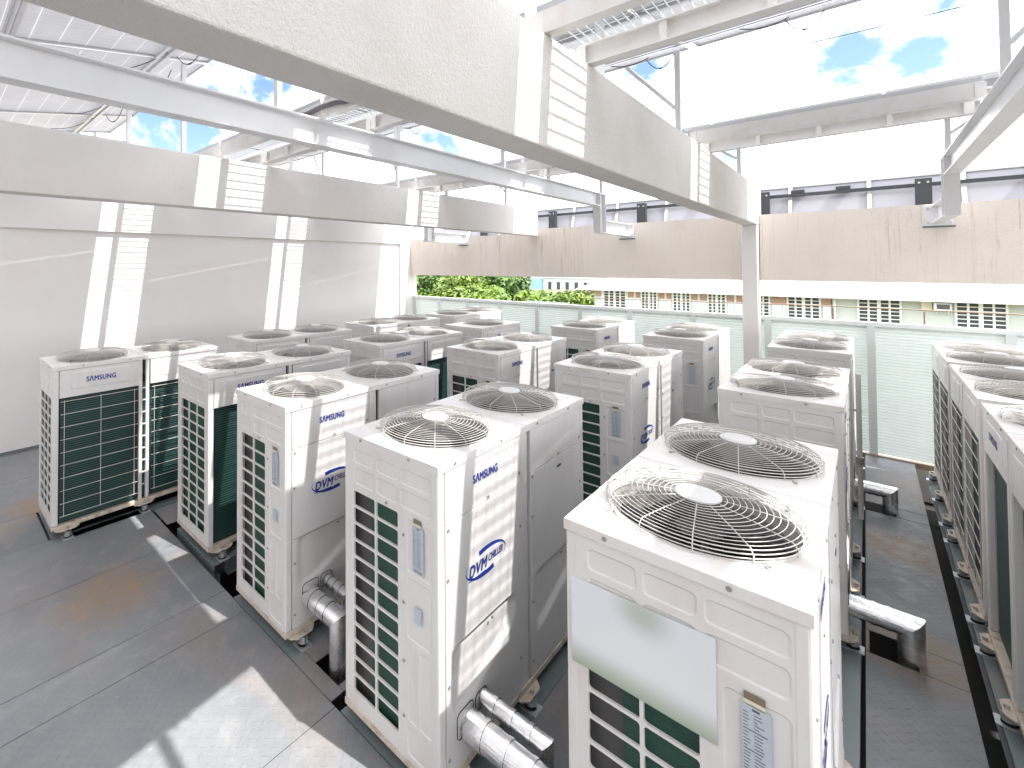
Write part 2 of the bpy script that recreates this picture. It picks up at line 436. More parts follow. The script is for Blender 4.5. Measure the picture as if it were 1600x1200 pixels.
def recessed(T, U, V, holes, pads, t, fr=.012, pr=.022, depth=.0045, slope=.007):
    """plate with through holes and shallow pressed fields, both with rounded corners"""
    mb = MB(); rects = [(h, True) for h in holes]+[(p, False) for p in pads]
    us = sorted({U[0], U[1]} | {round(q, 5) for r_, _ in rects for q in r_[:2]}); vs = sorted({V[0], V[1]} | {round(q, 5) for r_, _ in rects for q in r_[2:]})
    nu, nv = len(us)-1, len(vs)-1; kind = {}
    for i in range(nu):
        for j in range(nv):
            cu, cv = (us[i]+us[i+1])/2, (vs[j]+vs[j+1])/2
            for (a, b, c, d), th in rects:
                if a < cu < b and c < cv < d: kind[(i, j)] = th; break
    solid = lambda i, j: 0 <= i < nu and 0 <= j < nv and (i, j) not in kind
    for i in range(nu):
        for j in range(nv):
            if (i, j) in kind: continue
            u0, u1, v0, v1 = us[i], us[i+1], vs[j], vs[j+1]
            mb.add([T(u0, v0, 0), T(u1, v0, 0), T(u1, v1, 0), T(u0, v1, 0)], [(0, 1, 2, 3)])
            for di, dj, a, b in ((-1, 0, (u0, v0), (u0, v1)), (1, 0, (u1, v0), (u1, v1)), (0, -1, (u0, v0), (u1, v0)), (0, 1, (u0, v1), (u1, v1))):
                if not solid(i+di, j+dj) and kind.get((i+di, j+dj), True): mb.add([T(*a, 0), T(*b, 0), T(*b, -t), T(*a, -t)], [(0, 1, 2, 3)])
    for (u0, u1, v0, v1), th in rects:
        f = fr if th else pr; n = 4
        for (cu, cv, su, sv) in ((u0, v0, 1, 1), (u1, v0, -1, 1), (u1, v1, -1, -1), (u0, v1, 1, -1)):
            arc = [(cu+su*f*(1-math.cos(R(90*k/n))), cv+sv*f*(1-math.sin(R(90*k/n)))) for k in range(n+1)]
            vv = [T(cu, cv, 0)]+[T(*p, 0) for p in arc]
            fs = [(0, k+1, k+2) for k in range(n)]
            if th:
                vv += [T(*p, -t) for p in arc]; fs += [(k+1, k+2, n+3+k, n+2+k) for k in range(n)]
            mb.add(vv, fs)
        if not th:
            o = rrect(u0, u1, v0, v1, f); q = rrect(u0+slope, u1-slope, v0+slope, v1-slope, f*.75); m = len(o)
            mb.add([T(*p, 0) for p in o]+[T(*p, -depth) for p in q], [(i, (i+1) % m, m+(i+1) % m, m+i) for i in range(m)])
            mb.add([T(*p, -depth) for p in q], [tuple(range(m))])
    return mb


def tag(o, label=None, cat=None, group=None, kind=None):
    if label: o['label'] = label
    if cat: o['category'] = cat
    if group: o['group'] = group
    if kind: o['kind'] = kind
    return o


def empty(name, loc, rz=0):
    o = bpy.data.objects.new(name, None); COL.objects.link(o); o.location = loc; o.rotation_euler = (0, 0, rz)
    o.empty_display_size = .2
    return o


def copy_tree(o, parent=None, skip=()):
    c = o.copy(); COL.objects.link(c)
    for k in ('label', 'category', 'group'):
        if parent is not None and k in c and k != 'label': del c[k]
    if parent is not None:
        c.parent = parent; c.matrix_parent_inverse = o.matrix_parent_inverse.copy()
    for ch in list(o.children):
        if ch.name.split('.')[0] in skip: continue
        copy_tree(ch, c, skip)
    return c


def text_mesh(name, body, size, T, m, parent, bold=.0, shear=0., sx=1., spacing=1.):
    cu = bpy.data.curves.new(name, 'FONT'); cu.body = body; cu.size = size; cu.align_x = 'CENTER'; cu.align_y = 'CENTER'
    cu.shear = shear; cu.space_character = spacing
    tmp = bpy.data.objects.new(name, cu); COL.objects.link(tmp)
    dg = bpy.context.evaluated_depsgraph_get(); me = bpy.data.meshes.new_from_object(tmp.evaluated_get(dg))
    bpy.data.objects.remove(tmp); bpy.data.curves.remove(cu)
    V0 = [v.co.copy() for v in me.vertices]; F0 = [tuple(p.vertices) for p in me.polygons]; bpy.data.meshes.remove(me)
    mb = MB(); k = 0
    for (ox, oy) in (((0, 0),) if not bold else ((-1, 0), (0, 0), (1, 0), (0, 1), (0, -1))):
        mb.add([T(v.x*sx+ox*bold, v.y+oy*bold, .00012*k) for v in V0], F0); k += 1
    me = mb.mesh(name, m)
    o = bpy.data.objects.new(name, me); COL.objects.link(o); o.parent = parent
    return o


def rrect(u0, u1, v0, v1, r, n=4):
    pts = []
    for cx, cy, a0 in ((u1-r, v0+r, -90), (u1-r, v1-r, 0), (u0+r, v1-r, 90), (u0+r, v0+r, 180)):
        for i in range(n+1):
            a = R(a0+90*i/n); pts.append((cx+r*math.cos(a), cy+r*math.sin(a)))
    return pts


# ------------------------------------------------------------------ setting: ground, slab, deck
def structure(o): return tag(o, kind='structure')


g = MB(); g.add([(-900, -300, -4.2), (900, -300, -4.2), (900, 1500, -4.2), (-900, 1500, -4.2)], [(0, 1, 2, 3)])
structure(g.build('ground', 'ground'))
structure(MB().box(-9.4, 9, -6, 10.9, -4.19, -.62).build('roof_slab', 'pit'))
DX = [-9.148, -7.9, -6.76]
dk = MB()
T0 = -.008


def plate(x0, x1, y0, y1): dk.box(x0+.003, x1-.003, y0+.003, y1-.003, T0, 0)


YF = 1.93
for a, b in zip([-9.145, -7.7, -6.06], [-7.7, -6.75, -5.1]):
    pass
plate(-9.145, -8.0, -4, 10.0); plate(-8.0, -6.80, -4, 10.0)
plate(-6.80, -6.02, -4, .965)                       # in front of the first chiller of the wall row
plate(-6.02, -5.02, -4, YF)
for a, b in ((-5.02, -4.0), (-4.0, -3.65), (-3.65, -2.45), (-2.45, -1.25), (-1.25, -.05), (-.05, 1.2), (1.2, 2.6)): plate(a, b, -4, YF)
plate(-5.90, -5.46, YF+.02, 10.0)
plate(-4.36, -3.88, 2.9, 10.0)
# aisle between the second and third column, with square openings for the pipes
def aisle(x0, x1, openings, y1=10.0):
    y = YF
    for (ya, yb, xa, xb) in openings:
        plate(x0, x1, y, ya)
        if xa > x0+.02: plate(x0, xa, ya, yb)
        if xb < x1-.02: plate(xb, x1, ya, yb)
        y = yb
    cuts = [c for c in (5.3, 7.9) if c > y+.3]
    for c in cuts+[y1]: plate(x0, x1, y, c); y = c


aisle(-2.98, -2.50, [(2.04, 2.34, -2.82, -2.56), (4.93, 5.23, -2.82, -2.56), (7.80, 8.1, -2.82, -2.56)])
aisle(-1.52, -1.05, [(2.03, 2.33, -1.34, -1.10), (4.92, 5.22, -1.34, -1.10), (7.80, 8.1, -1.34, -1.10)])
aisle(-.045, .45, [(2.03, 2.33, .0, .24), (4.98, 5.28, -.02, .22), (7.82, 8.10, -.03, .20)], 10.35)
plate(.62, 1.42, YF, 3.84)
for a, b in ((1.44, 2.6), (2.6, 3.8), (3.8, 5.0), (5.0, 6.2), (6.2, 8.6)): plate(a, b, YF, 10.0)
for a, b in ((2.6, 3.8), (3.8, 5.0), (5.0, 6.2), (6.2, 8.6)): plate(a, b, -4, YF)
structure(dk.build('deck', 'deck'))
structure(MB().box(-9.1, 6, 10.36, 10.88, -.6, -.02).build('ledge', 'stucco2'))

# ------------------------------------------------------------------ the chiller
D, UW, ZB, ZT = .765, 1.795, .11, 1.80


def build_unit(UW, fans, loc):
    hx, hy = D/2, UW/2
    root = empty('chiller', loc)
    C3 = lambda x, y, z: (x-hx, y-hy, z)
    Tend = lambda u, v, ww: C3(u, 0-ww, v)              # -Y end, seen from outside u = x
    Tfar = lambda u, v, ww: C3(D-u, UW+ww, v)           # +Y end
    Tsrv = lambda u, v, ww: C3(D+ww, u, v)              # +X service face
    Tcoil = lambda u, v, ww: C3(0-ww, UW-u, v)          # -X coil face (u runs to the viewer's right)
    def P(): return MB()
    def fin(mb, name, m, parent=root, bevel=0): return mb.build(name, m, parent, bevel)
    nb = 2 if fans == 2 else 1
    # --- lid
    lid = MB(); fc = [(.378, UW*(2*i+1)/(2*fans)) for i in range(fans)]
    RF = .335
    e = .004
    for i in range(fans):
        y0 = -e if i == 0 else UW*i/fans; y1 = UW+e if i == fans-1 else UW*(i+1)/fans
        lid.holeplate(-e-hx, D+e-hx, y0-hy, y1-hy, (fc[i][0]-hx, fc[i][1]-hy), RF, ZT)
    for (x0, x1, y0, y1) in ((-e, D+e, -e, .012), (-e, D+e, UW-.012, UW+e), (-e, .012, .012, UW-.012), (D-.012, D+e, .012, UW-.012)):
        lid.box(x0-hx, x1-hx, y0-hy, y1-hy, ZT-.042, ZT-.0004)
    if fans == 2: lid.box(-e-hx, D+e-hx, UW/2-.002-hy, UW/2+.002-hy, ZT+.0001, ZT+.0022)
    lo = fin(lid, 'lid', 'lid')
    for y in ([.14, .60, 1.05, 1.52] if fans == 2 else [.2, 1.0]):
        for x, sg in ((D+e, 1), (-e, -1)):
            fin(MB().tube([C3(x-.002*sg, y, ZT-.02), C3(x+.004*sg, y, ZT-.02)], .009, 8), 'screw', 'screw', lo)
    for x in (.16, .56):
        fin(MB().tube([C3(x, -e+.002, ZT-.02), C3(x, -e-.004, ZT-.02)], .009, 8), 'screw', 'screw', lo); fin(MB().tube([C3(x, UW+e-.002, ZT-.02), C3(x, UW+e+.004, ZT-.02)], .009, 8), 'screw', 'screw', lo)
    # --- fans
    for i in range(fans):
        c = (fc[i][0]-hx, fc[i][1]-hy)
        gr = MB(); rr = .0016
        prof = [(.352, ZT+.006), (.354, ZT+.018), (.352, ZT+.032), (.346, ZT+.044)]
        k = 12
        for q in range(k): r_ = .335-(.335-.102)*q/(k-1); prof.append((r_, ZT+.052+.022*(1-(r_/.335)**2)))
        for (r_, z_) in prof: gr.ring((c[0], c[1], z_), r_, rr*(1.5 if r_ > .345 else 1), 56, 5)
        for q in range(12):
            a = 2*math.pi*(q+.3)/12; pts = []
            for (r_, z_) in [(.356, ZT+.004), (.357, ZT+.03)]+[(r2, ZT+.049+.022*(1-(r2/.335)**2)) for r2 in (.34, .28, .2, .09)]:
                pts.append((c[0]+r_*math.cos(a), c[1]+r_*math.sin(a), z_))
            gr.tube(pts, .0024, 5)
        go = fin(gr, 'fan_grille', 'wire')
        hb = MB(); hb.cyl(c, .084, ZT+.071, ZT+.078, 28); hb.cyl(c, .074, ZT+.0781, ZT+.083, 28, True, .066)
        fin(hb, 'hub_cap', 'hub', go)
        for q in range(4):
            tb = MB()
            a = R(45+90*q); p = Vector((c[0]+.374*math.cos(a), c[1]+.378*math.sin(a), ZT+.004))
            tb.ring(p, .009, .003, 12, 5); tb.tube([p, (c[0]+.356*math.cos(a), c[1]+.356*math.sin(a), ZT+.006)], .003, 5)
            fin(tb, 'grille_eyelet', 'bolt', go)
        sh = MB(); sh.cyl(c, RF-.001, ZT-.02, ZT-.06, 56, False, RF-.022); sh.cyl(c, RF-.022, ZT-.06, ZT-.27, 56, False, RF-.02)
        fin(sh, 'fan_shroud', 'shroud')
        fan = MB()
        for q in range(4):
            a0 = R(90*q+17+i*31); vs = []; nu, nv = 9, 5; z0 = ZT-.12
            for iu in range(nu+1):
                for iv in range(nv+1):
                    r_ = .085+(.295-.085)*iv/nv; sp = R(74)*(0.75+.25*iv/nv)
                    a = a0+sp*(iu/nu)-.15*iv/nv
                    z = z0-.075*(iu/nu-.5)*2*(.55+.45*iv/nv)+.012*math.sin(math.pi*iu/nu)
                    vs.append((c[0]+r_*math.cos(a), c[1]+r_*math.sin(a), z))
            fs = [(p*(nv+1)+s_, (p+1)*(nv+1)+s_, (p+1)*(nv+1)+s_+1, p*(nv+1)+s_+1) for p in range(nu) for s_ in range(nv)]
            fan.add(vs, fs, True)
            for iu in range(1, nu):                                # stiffening ribs
                pts = [Vector(vs[iu*(nv+1)+iv])+Vector((0, 0, .004)) for iv in range(nv+1)]
                fan.tube(pts, .003, 4)
        fan.cyl(c, .088, ZT-.20, ZT-.07, 24)
        fo = fin(fan, 'fan', 'blade')
        mt = MB(); mt.cyl(c, .07, ZT-.42, ZT-.21, 20)
        fin(mt, 'fan_motor', 'dark')
    # --- corner posts and base
    zt = ZT-.043; cps = []
    for x0, x1 in ((.0, .05), (D-.05, D)):
        for y0, y1 in ((.002, .058), (UW-.058, UW-.002)):
            cps.append(MB().box(x0-hx+.001, x1-hx-.001, y0-hy, y1-hy, ZB+.03, zt))
    build_each(cps, 'corner_post', 'paint', root, .010)
    if nb == 2:
        ym = UW/2
        fin(MB().box(D-.05-hx, D-.004-hx, ym-.053-hy, ym+.030-hy, ZB+.03, zt), 'middle_post', 'paint', bevel=.007)
        build_each([MB().box(-hx+.001, .05-hx, ym-.052-hy, ym-.014-hy, ZB+.03, zt), MB().box(-hx+.001, .05-hx, ym+.024-hy, ym+.062-hy, ZB+.03, zt)], 'middle_post', 'paint', root, .007)
        build_each([MB().box(.006-hx, .02-hx, ym-.0139-hy, ym+.0239-hy, .3+q*.14, .312+q*.14) for q in range(9)], 'rung', 'paint', root)
    bs = MB()
    for (x0, x1, y0, y1) in ((0, D, 0, .05), (0, D, UW-.05, UW), (0, .05, .05, UW-.05), (D-.05, D, .05, UW-.05)):
        bs.box(x0-hx-.002*(x0 == 0), x1-hx+.002*(x1 == D), y0-hy, y1-hy, ZB-.012, ZB+.028)
    bs.box(.05-hx, D-.05-hx, .05-hy, UW-.05-hy, ZB+.004, ZB+.012)
    fin(bs, 'base_frame', 'base', bevel=.004)
    # --- feet and spring mounts
    ys = (.14, .90, 1.655) if nb == 2 else (.16, UW-.16)
    for y in ys:
        for sg in (1, -1):
            xe = D if sg == 1 else 0; ft = MB(); sp = MB(); rb = MB()
            q = [(xe-.04*sg, y-.11), (xe+.010*sg, y-.11), (xe+.052*sg, y-.065), (xe+.052*sg, y+.065), (xe+.010*sg, y+.11), (xe-.04*sg, y+.11)]
            vs = [C3(a, b, z) for z in (ZB-.022, ZB-.0125) for a, b in q]; n = 6
            ft.add(vs, [tuple(range(n)), tuple(range(n, 2*n))]+[(k, (k+1) % n, n+(k+1) % n, n+k) for k in range(n)])
            fo_ = fin(ft, 'mounting_foot', 'base')
            cx, cy = xe+.02*sg-hx, y-hy
            N_ = 90; sp.tube([(cx+.031*math.cos(4.4*2*math.pi*k/N_), cy+.031*math.sin(4.4*2*math.pi*k/N_), .020+.056*k/N_) for k in range(N_+1)], .0055, 6)
            so_ = fin(sp, 'spring_mount', 'spring')
            fin(MB().box(cx-.06, cx+.06, cy-.05, cy+.05, .001, .0075), 'base_plate', 'galv', so_)
            fin(MB().cyl((cx, cy), .037, .0076, .0145, 20), 'lower_cup', 'rubber', so_); fin(MB().cyl((cx, cy), .034, .081, ZB-.0222, 20), 'upper_cup', 'rubber', so_)
            fin(MB().cyl((xe+.03*sg-hx, cy), .013, ZB-.012, ZB+.010, 6), 'bolt', 'bolt', fo_)
    # --- service face (+X): rows of panels
    bays = [(.062, .838), (UW-.838+.005, UW-.062)] if nb == 2 else [(.062, UW-.062)]
    for bi, (a, b) in enumerate(bays):
        for nm, z0, z1 in (('top_panel', 1.472, zt-.004), ('middle_panel', .80, 1.468)):
            p = MB(); p.box(D-.03-hx, D-.001-hx, a-hy, b-hy, z0, z1)
            mid_panel = fin(p, nm, 'paint', bevel=.003)
        # lower panel with its deep drawn recess, a rounded slanting bottom edge
        p = MB(); z0, z1 = ZB+.032, .796; nu_, nv_ = 44, 44
        def sst(q): q = max(0, min(1, q)); return q*q*(3-2*q)
        vs = []
        for i in range(nu_+1):
            for j in range(nv_+1):
                u = a+(b-a)*i/nu_; v = z0+(z1-z0)*j/nv_; uu = u-a
                d1 = .705-uu; d2 = ((v-.37)-(uu-.06)*.40)*.93; d3 = uu-.045; d4 = (.80-v)*3
                k = 22.0; d = -math.log(math.exp(-k*d1)+math.exp(-k*d2)+math.exp(-k*d3)+math.exp(-k*max(d4, 0)))/k
                vs.append(Tsrv(u, v, -.001-.024*sst((d+.012)/.06)))
        fs = [(i*(nv_+1)+j, (i+1)*(nv_+1)+j, (i+1)*(nv_+1)+j+1, i*(nv_+1)+j+1) for i in range(nu_) for j in range(nv_)]
        p.add(vs, fs, True)
        nn = nv_+1
        rim = [i*nn for i in range(nu_+1)]+[nu_*nn+j for j in range(1, nn)]+[i*nn+nv_ for i in range(nu_-1, -1, -1)]+[j for j in range(nv_-1, 0, -1)]
        back = [(vs[i][0]-.028, vs[i][1], vs[i][2]) for i in rim]; fr_ = [vs[i] for i in rim]; m_ = len(rim)
        p.add(fr_+back, [(i, (i+1) % m_, m_+(i+1) % m_, m_+i) for i in range(m_)])
        fin(p, 'lower_panel', 'paint')
        for (u, v) in ((a+.015, 1.18), (b-.015, 1.18), (a+.02, .62), (b-.02, .35), (a+.4, 1.49), (a+.43, .775), (a+.02, 1.44), (b-.02, 1.52), (a+.02, .24)):
            fin(MB().tube([Tsrv(u, v, -.002), Tsrv(u, v, .004)], .009, 8), 'screw', 'screw', mid_panel)
    for pts in (rrect(.15, .30, .285, .43, .03), rrect(.32, .43, .33, .43, .03)):
        fin(MB().tube([Tsrv(u, v, .001) for u, v in pts], .0025, 5, closed=True), 'pipe_collar', 'dark')
    if nb == 2:
        hp = MB(); hp.box(D-.0005-hx, D+.003-hx, 1.34-hy, 1.40-hy, 1.395, 1.41); fin(hp, 'latch', 'ink')
    text_mesh('brand_lettering', 'SΛMSUNG', .066, lambda u, v, ww: Tsrv(.438+u, 1.632+v, .0012+ww), 'blue', root, .0022, 0, .78, 1.10)
    # oval emblem
    lg = empty_part = None
    ec = (.44, 1.135); A, B, rot = .205, .082, R(0)
    arc = MB()
    def band(a0, a1, w0, w1, n=18):
        vs = []
        for k in range(n+1):
            q = k/n; a = R(a0+(a1-a0)*q); wd = w0+(w1-w0)*q
            for s_ in (0, 1):
                vs.append(Tsrv(ec[0]+(A-wd*s_*.6)*math.cos(a), ec[1]+(B-wd*s_)*math.sin(a), .0012))
        arc.add(vs, [(2*k, 2*k+1, 2*k+3, 2*k+2) for k in range(n)])
    band(112, -28, .030, .002); band(292, 152, .030, .002)
    lo2 = fin(arc, 'oval_emblem', 'blue')
    text_mesh('emblem_lettering', 'DVM', .092, lambda u, v, ww: Tsrv(.352+u, 1.123+v, .0012+ww), 'blue', lo2, .0028, .22, .86, 1.10)
    text_mesh('emblem_lettering', 'CHILLER', .058, lambda u, v, ww: Tsrv(.535+u, 1.133+v, .0012+ww), 'blue', lo2, .0008, .25, .72)
    ul = MB(); ul.add([Tsrv(.262+a, 1.076+b, .0012) for a, b in ((0, 0), (.17, 0), (.17, .006), (0, .006))], [(0, 1, 2, 3)]); fin(ul, 'underline', 'blue', lo2)
    # --- near end (-Y): two columns of openings and a solid half
    nr = 12; pitch = (1.462-.228)/nr
    rows = [(.228+pitch*k+.006, .228+pitch*(k+1)-.006) for k in range(nr)]
    hl = [(a, b, c_, d_) for (a, b) in ((.088, .277), (.291, .468)) for (c_, d_) in rows]
    pads = [(a, b, c_, d_) for (a, b) in ((.088, .272), (.292, .466), (.486, .715)) for (c_, d_) in ((1.628, 1.714), (1.500, 1.600))]
    pads += [(.535, .715, 1.16, 1.452), (.535, .715, .80, 1.135), (.54, .61, .35, .77), (.628, .715, .35, .77), (.535, .715, .17, .32)]
    TE = lambda u, v, ww: Tend(u, v, ww-.003)
    eo = fin(recessed(TE, (.043, D-.043), (ZB+.03, zt), hl, pads, .012), 'end_grille', 'paint')
    for u, v in ((.512, 1.35), (.512, .98), (.512, .66), (.512, .36), (.377, 1.478)): fin(MB().tube([TE(u, v, -.002), TE(u, v, .004)], .009, 8), 'screw', 'screw', eo)
    nm = MB(); nm.box(.588-hx, .664-hx, -.0045-hy, -.002-hy, 1.185, 1.432); no = fin(nm, 'nameplate', 'label_silver')
    pr = MB(); rng = random.Random(3)
    for k in range(19):
        z = 1.408-.0105*k; l = rng.uniform(.010, .020); l2 = rng.uniform(.008, .030)
        if k % 6 == 5: pr.box(.592-hx, .592+.05+rng.uniform(0, .015)-hx, -.0054-hy, -.0046-hy, z, z+.0026); continue
        pr.box(.592-hx, .592+l-hx, -.0054-hy, -.0046-hy, z, z+.0020)
        pr.box(.620-hx, .620+l2-hx, -.0054-hy, -.0046-hy, z, z+.0020)
    for k in range(9): pr.box(.600+k*.0062-hx, .600+k*.0062+rng.uniform(.001, .004)-hx, -.0054-hy, -.0046-hy, 1.192, 1.204)
    pr.box(.615-hx, .635-hx, -.0054-hy, -.0046-hy, 1.4205, 1.4265)
    fin(pr, 'print', 'ink', no)
    l2 = MB(); l2.box(.594-hx, .65-hx, -.0045-hy, -.002-hy, 1.437, 1.4495); l2o = fin(l2, 'cream_label', 'label_cream')
    l3 = MB(); l3.box(.594-hx, .65-hx, -.0046-hy, -.002-hy, 1.4497, 1.472); fin(l3, 'brown_label', 'label_brown', l2o)
    l4 = MB(); l4.box(.598-hx, .648-hx, -.0045-hy, -.002-hy, .915, 1.0); fin(l4, 'small_label', 'label_silver')
    # --- far end (+Y): three columns of openings
    hl = [(a, b, c_, d_) for (a, b) in ((.10, .285), (.297, .482), (.494, .675)) for (c_, d_) in rows]
    pads = [(a, b, c_, d_) for (a, b) in ((.09, .278), (.298, .48), (.50, .69)) for (c_, d_) in ((1.628, 1.714), (1.500, 1.600))]
    fin(recessed(lambda u, v, ww: Tfar(u, v, ww-.003), (.043, D-.043), (ZB+.03, zt), hl, pads, .012), 'end_grille', 'paint')
    # --- coil face (-X)
    cb = [(.062, .838), (UW-.838+.005, UW-.062)] if nb == 2 else [(.062, UW-.062)]
    for bi, (a, b) in enumerate(cb):
        p = MB(); p.box(.001-hx, .02-hx, UW-b-hy, UW-a-hy, 1.462, zt-.004); fin(p, 'top_panel', 'paint', bevel=.003)
        em = MB(); em.poly(rrect(a+.10, b-.10, 1.535, 1.72, .03), lambda u, v, ww: Tcoil(u, v, ww-.001), .004, .008); fin(em, 'pressed_field', 'paint')
        wg = MB(); wa, wb = a+.03, b-.035
        for k in range(10): wg.tube([Tcoil(wa-.02, 1.425-.1333*k, .004), Tcoil(wb+.02, 1.425-.1333*k, .004)], .0036, 6)
        for u in (wa+.015, (wa+wb)/2, wb-.015): wg.tube([Tcoil(u, 1.435, -.003), Tcoil(u, .215, -.003)], .0036, 6)
        fin(wg, 'wire_guard', 'wire')
        dkb = MB(); dkb.box(.026-hx, .030-hx, UW-b-hy, UW-b+.045-hy, .17, 1.455); fin(dkb, 'coil_bracket', 'dark')
    # condenser coil: long face plus returns at the two ends
    cl = MB(); cl.box(.045-hx, .075-hx, .075-hy, UW-.075-hy, .145, 1.50)
    fin(cl, 'coil', 'coil')
    fin(MB().box(.205-hx, .50-hx, .045-hy, .075-hy, .145, 1.50), 'coil_return', 'coil_end')
    fin(MB().box(.0755-hx, .70-hx, UW-.075-hy, UW-.045-hy, .145, 1.50), 'coil_return', 'coil_end')
    fin(MB().box(.030-hx, .204-hx, .060-hy, .064-hy, .145, 1.50), 'coil_header', 'header')
    fin(MB().box(.50-hx, .505-hx, .08-hy, UW-.08-hy, ZB+.03, 1.50), 'inner_partition', 'interior')
    fin(MB().cyl((.33-hx, .5-hy), .09, ZB+.02, .75, 20), 'vessel', 'interior'); fin(MB().cyl((.33-hx, UW*.7-hy), .11, ZB+.02, .9, 20), 'vessel', 'interior')
    text_mesh('rear_lettering', 'SΛMSUNG', .074, lambda u, v, ww: Tcoil((UW/2 if nb == 1 else .45)+u, 1.625+v, .0042+ww), 'blue', root, .0026, 0, .80, 1.10)
    return root


PX = dict(E=-6.734, D=-5.239, C=-3.802, B=-2.345, A=-.893, R=.602)
G = 'white chillers on the steel deck'
# (column, y of the near end, rotated so that the coil side faces right, children to leave out, label)
UNITS = [
    ('A', 1.912, 0, ('wire_guard',), 'white chiller in the right foreground with a frosted white board covering part of its end'),
    ('A', 4.813, 0, (), 'white chiller directly behind the one carrying the frosted board'),
    ('A', 7.69, 0, (), 'white chiller just right of the concrete column, nearest the mint louvre fence'),
    ('B', 1.922, 0, (), 'white chiller in the centre foreground with two ribbed silver pipes leaving its lower front'),
    ('B', 4.803, 0, (), 'white chiller behind the centre foreground one, its oval emblem seen at a slant'),
    ('B', 7.66, 0, (), 'white chiller left of the concrete column, closest to it and to the fence'),
    ('C', 1.926, 0, (), 'white chiller with a fat elbow pipe dropping into a square deck hole'),
    ('C', 4.812, 0, (), 'white chiller directly behind the elbow pipe one, the far half of its long side sunlit'),
    ('C', 7.69, 0, (), 'white chiller near the fence, last of the elbow pipe row, sunlit at its end'),
    ('D', 1.975, 1, ('wire_guard',), 'white chiller with bare green coil fins on its front, beside an open pit'),
    ('D', 4.27, 1, ('wire_guard',), 'white chiller behind the bare coil one, with a green coil showing at its far end'),
    ('E', .975, 1, (), 'leftmost white chiller with large blue lettering and wire guards over both green coils'),
    ('E', 3.263, 1, ('rear_lettering',), 'shaded white chiller second along the plaster wall, without lettering in view'),
    ('E', 5.552, 1, ('rear_lettering',), 'white chiller third along the plaster wall, its near half in bright sun'),
    ('E', 7.812, 1, ('rear_lettering',), 'small looking white chiller in the far left corner where wall and fence meet'),
    ('R', 3.909, 0, ('wire_guard',), 'rightmost white chiller cut by the picture edge, faint lettering and bare coils'),
    ('R', 5.853, 0, ('rear_lettering',), 'white chiller behind the one at the right picture edge, wire guards over its coils'),
    ('R', 7.809, 0, ('rear_lettering',), 'white chiller at the far end of the right edge row, touching the fence in view'),
]
proto = build_unit(UW, 2, (0, 0, 0))
first = {}
for i, (cn, y, rot, skip, lab) in enumerate(UNITS):
    far = (cn in 'CBAR' and y > 5) or (cn in 'DE' and y > 3)
    o = copy_tree(proto, None, skip+(('screw', 'grille_eyelet', 'latch', 'print', 'small_label', 'rung') if far else ()))
    o.location = (PX[cn]+D/2, y+UW/2, 0); o.rotation_euler = (0, 0, math.pi if rot else 0)
    tag(o, lab, 'chiller', G); first[(cn, round(y))] = o
def drop(o):
    for ch in list(o.children): drop(ch)
    bpy.data.objects.remove(o)
drop(proto)
o = build_unit(1.25, 1, (PX['D']+D/2, 6.60+.625, 0)); o.rotation_euler = (0, 0, math.pi)
tag(o, 'short white chiller with a single fan on top, the only one with one fan', 'chiller', G)
for ch in [c for c in o.children if c.name.split('.')[0] == 'wire_guard']: drop(ch)
# frosted board stuck on the end of the right foreground chiller
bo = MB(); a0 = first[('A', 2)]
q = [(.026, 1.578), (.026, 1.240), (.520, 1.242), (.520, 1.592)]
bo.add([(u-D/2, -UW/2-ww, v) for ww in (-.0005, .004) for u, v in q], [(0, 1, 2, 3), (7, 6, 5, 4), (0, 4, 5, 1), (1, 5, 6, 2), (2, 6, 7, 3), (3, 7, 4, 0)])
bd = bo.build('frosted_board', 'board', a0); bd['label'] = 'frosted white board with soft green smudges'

# ------------------------------------------------------------------ pipes
def pipe(x0, y, z, x1, r, label, drop_z, n=22, second=False):
    m = MB(); pts = []; rr = []
    L = x1-x0; k = 14
    for i in range(k+1): pts.append((x0+L*i/k, y, z)); rr.append(r)
    m.tube(pts, rr, n)
    m.tube([(x1-.0005, y, z-.0), (x1+r*.25, y, z)], [r, r*.999], n, False)
    for i in range(1, 4): m.tube([(x0+L*i/3.2-.012, y, z), (x0+L*i/3.2+.012, y, z)], r+.0035, n, False)
    o = m.build('insulated_pipe', 'foil'); tag(o, label, 'pipe', 'silver clad pipes of the chillers')
    e = MB()
    # mitred elbow: the vertical leg is cut under 45 degrees
    ring0, ring1, ring2 = [], [], []
    xc = x1+r*.25+r
    for q in range(n):
        a = 2*math.pi*q/n; dy = r*math.cos(a); dz = r*math.sin(a)
        ring0.append((x1+r*.25, y+dy, z+dz)); ring1.append((xc+dz*.92, y+dy, z+dz)); ring2.append((xc+dz*.92, y+dy, drop_z))
    e.add(ring0+ring1, [(i, (i+1) % n, n+(i+1) % n, n+i) for i in range(n)], True)
    e.add(ring1+ring2, [(i, (i+1) % n, n+(i+1) % n, n+i) for i in range(n)], True)
    e.build('elbow', 'foil', o)
    return o


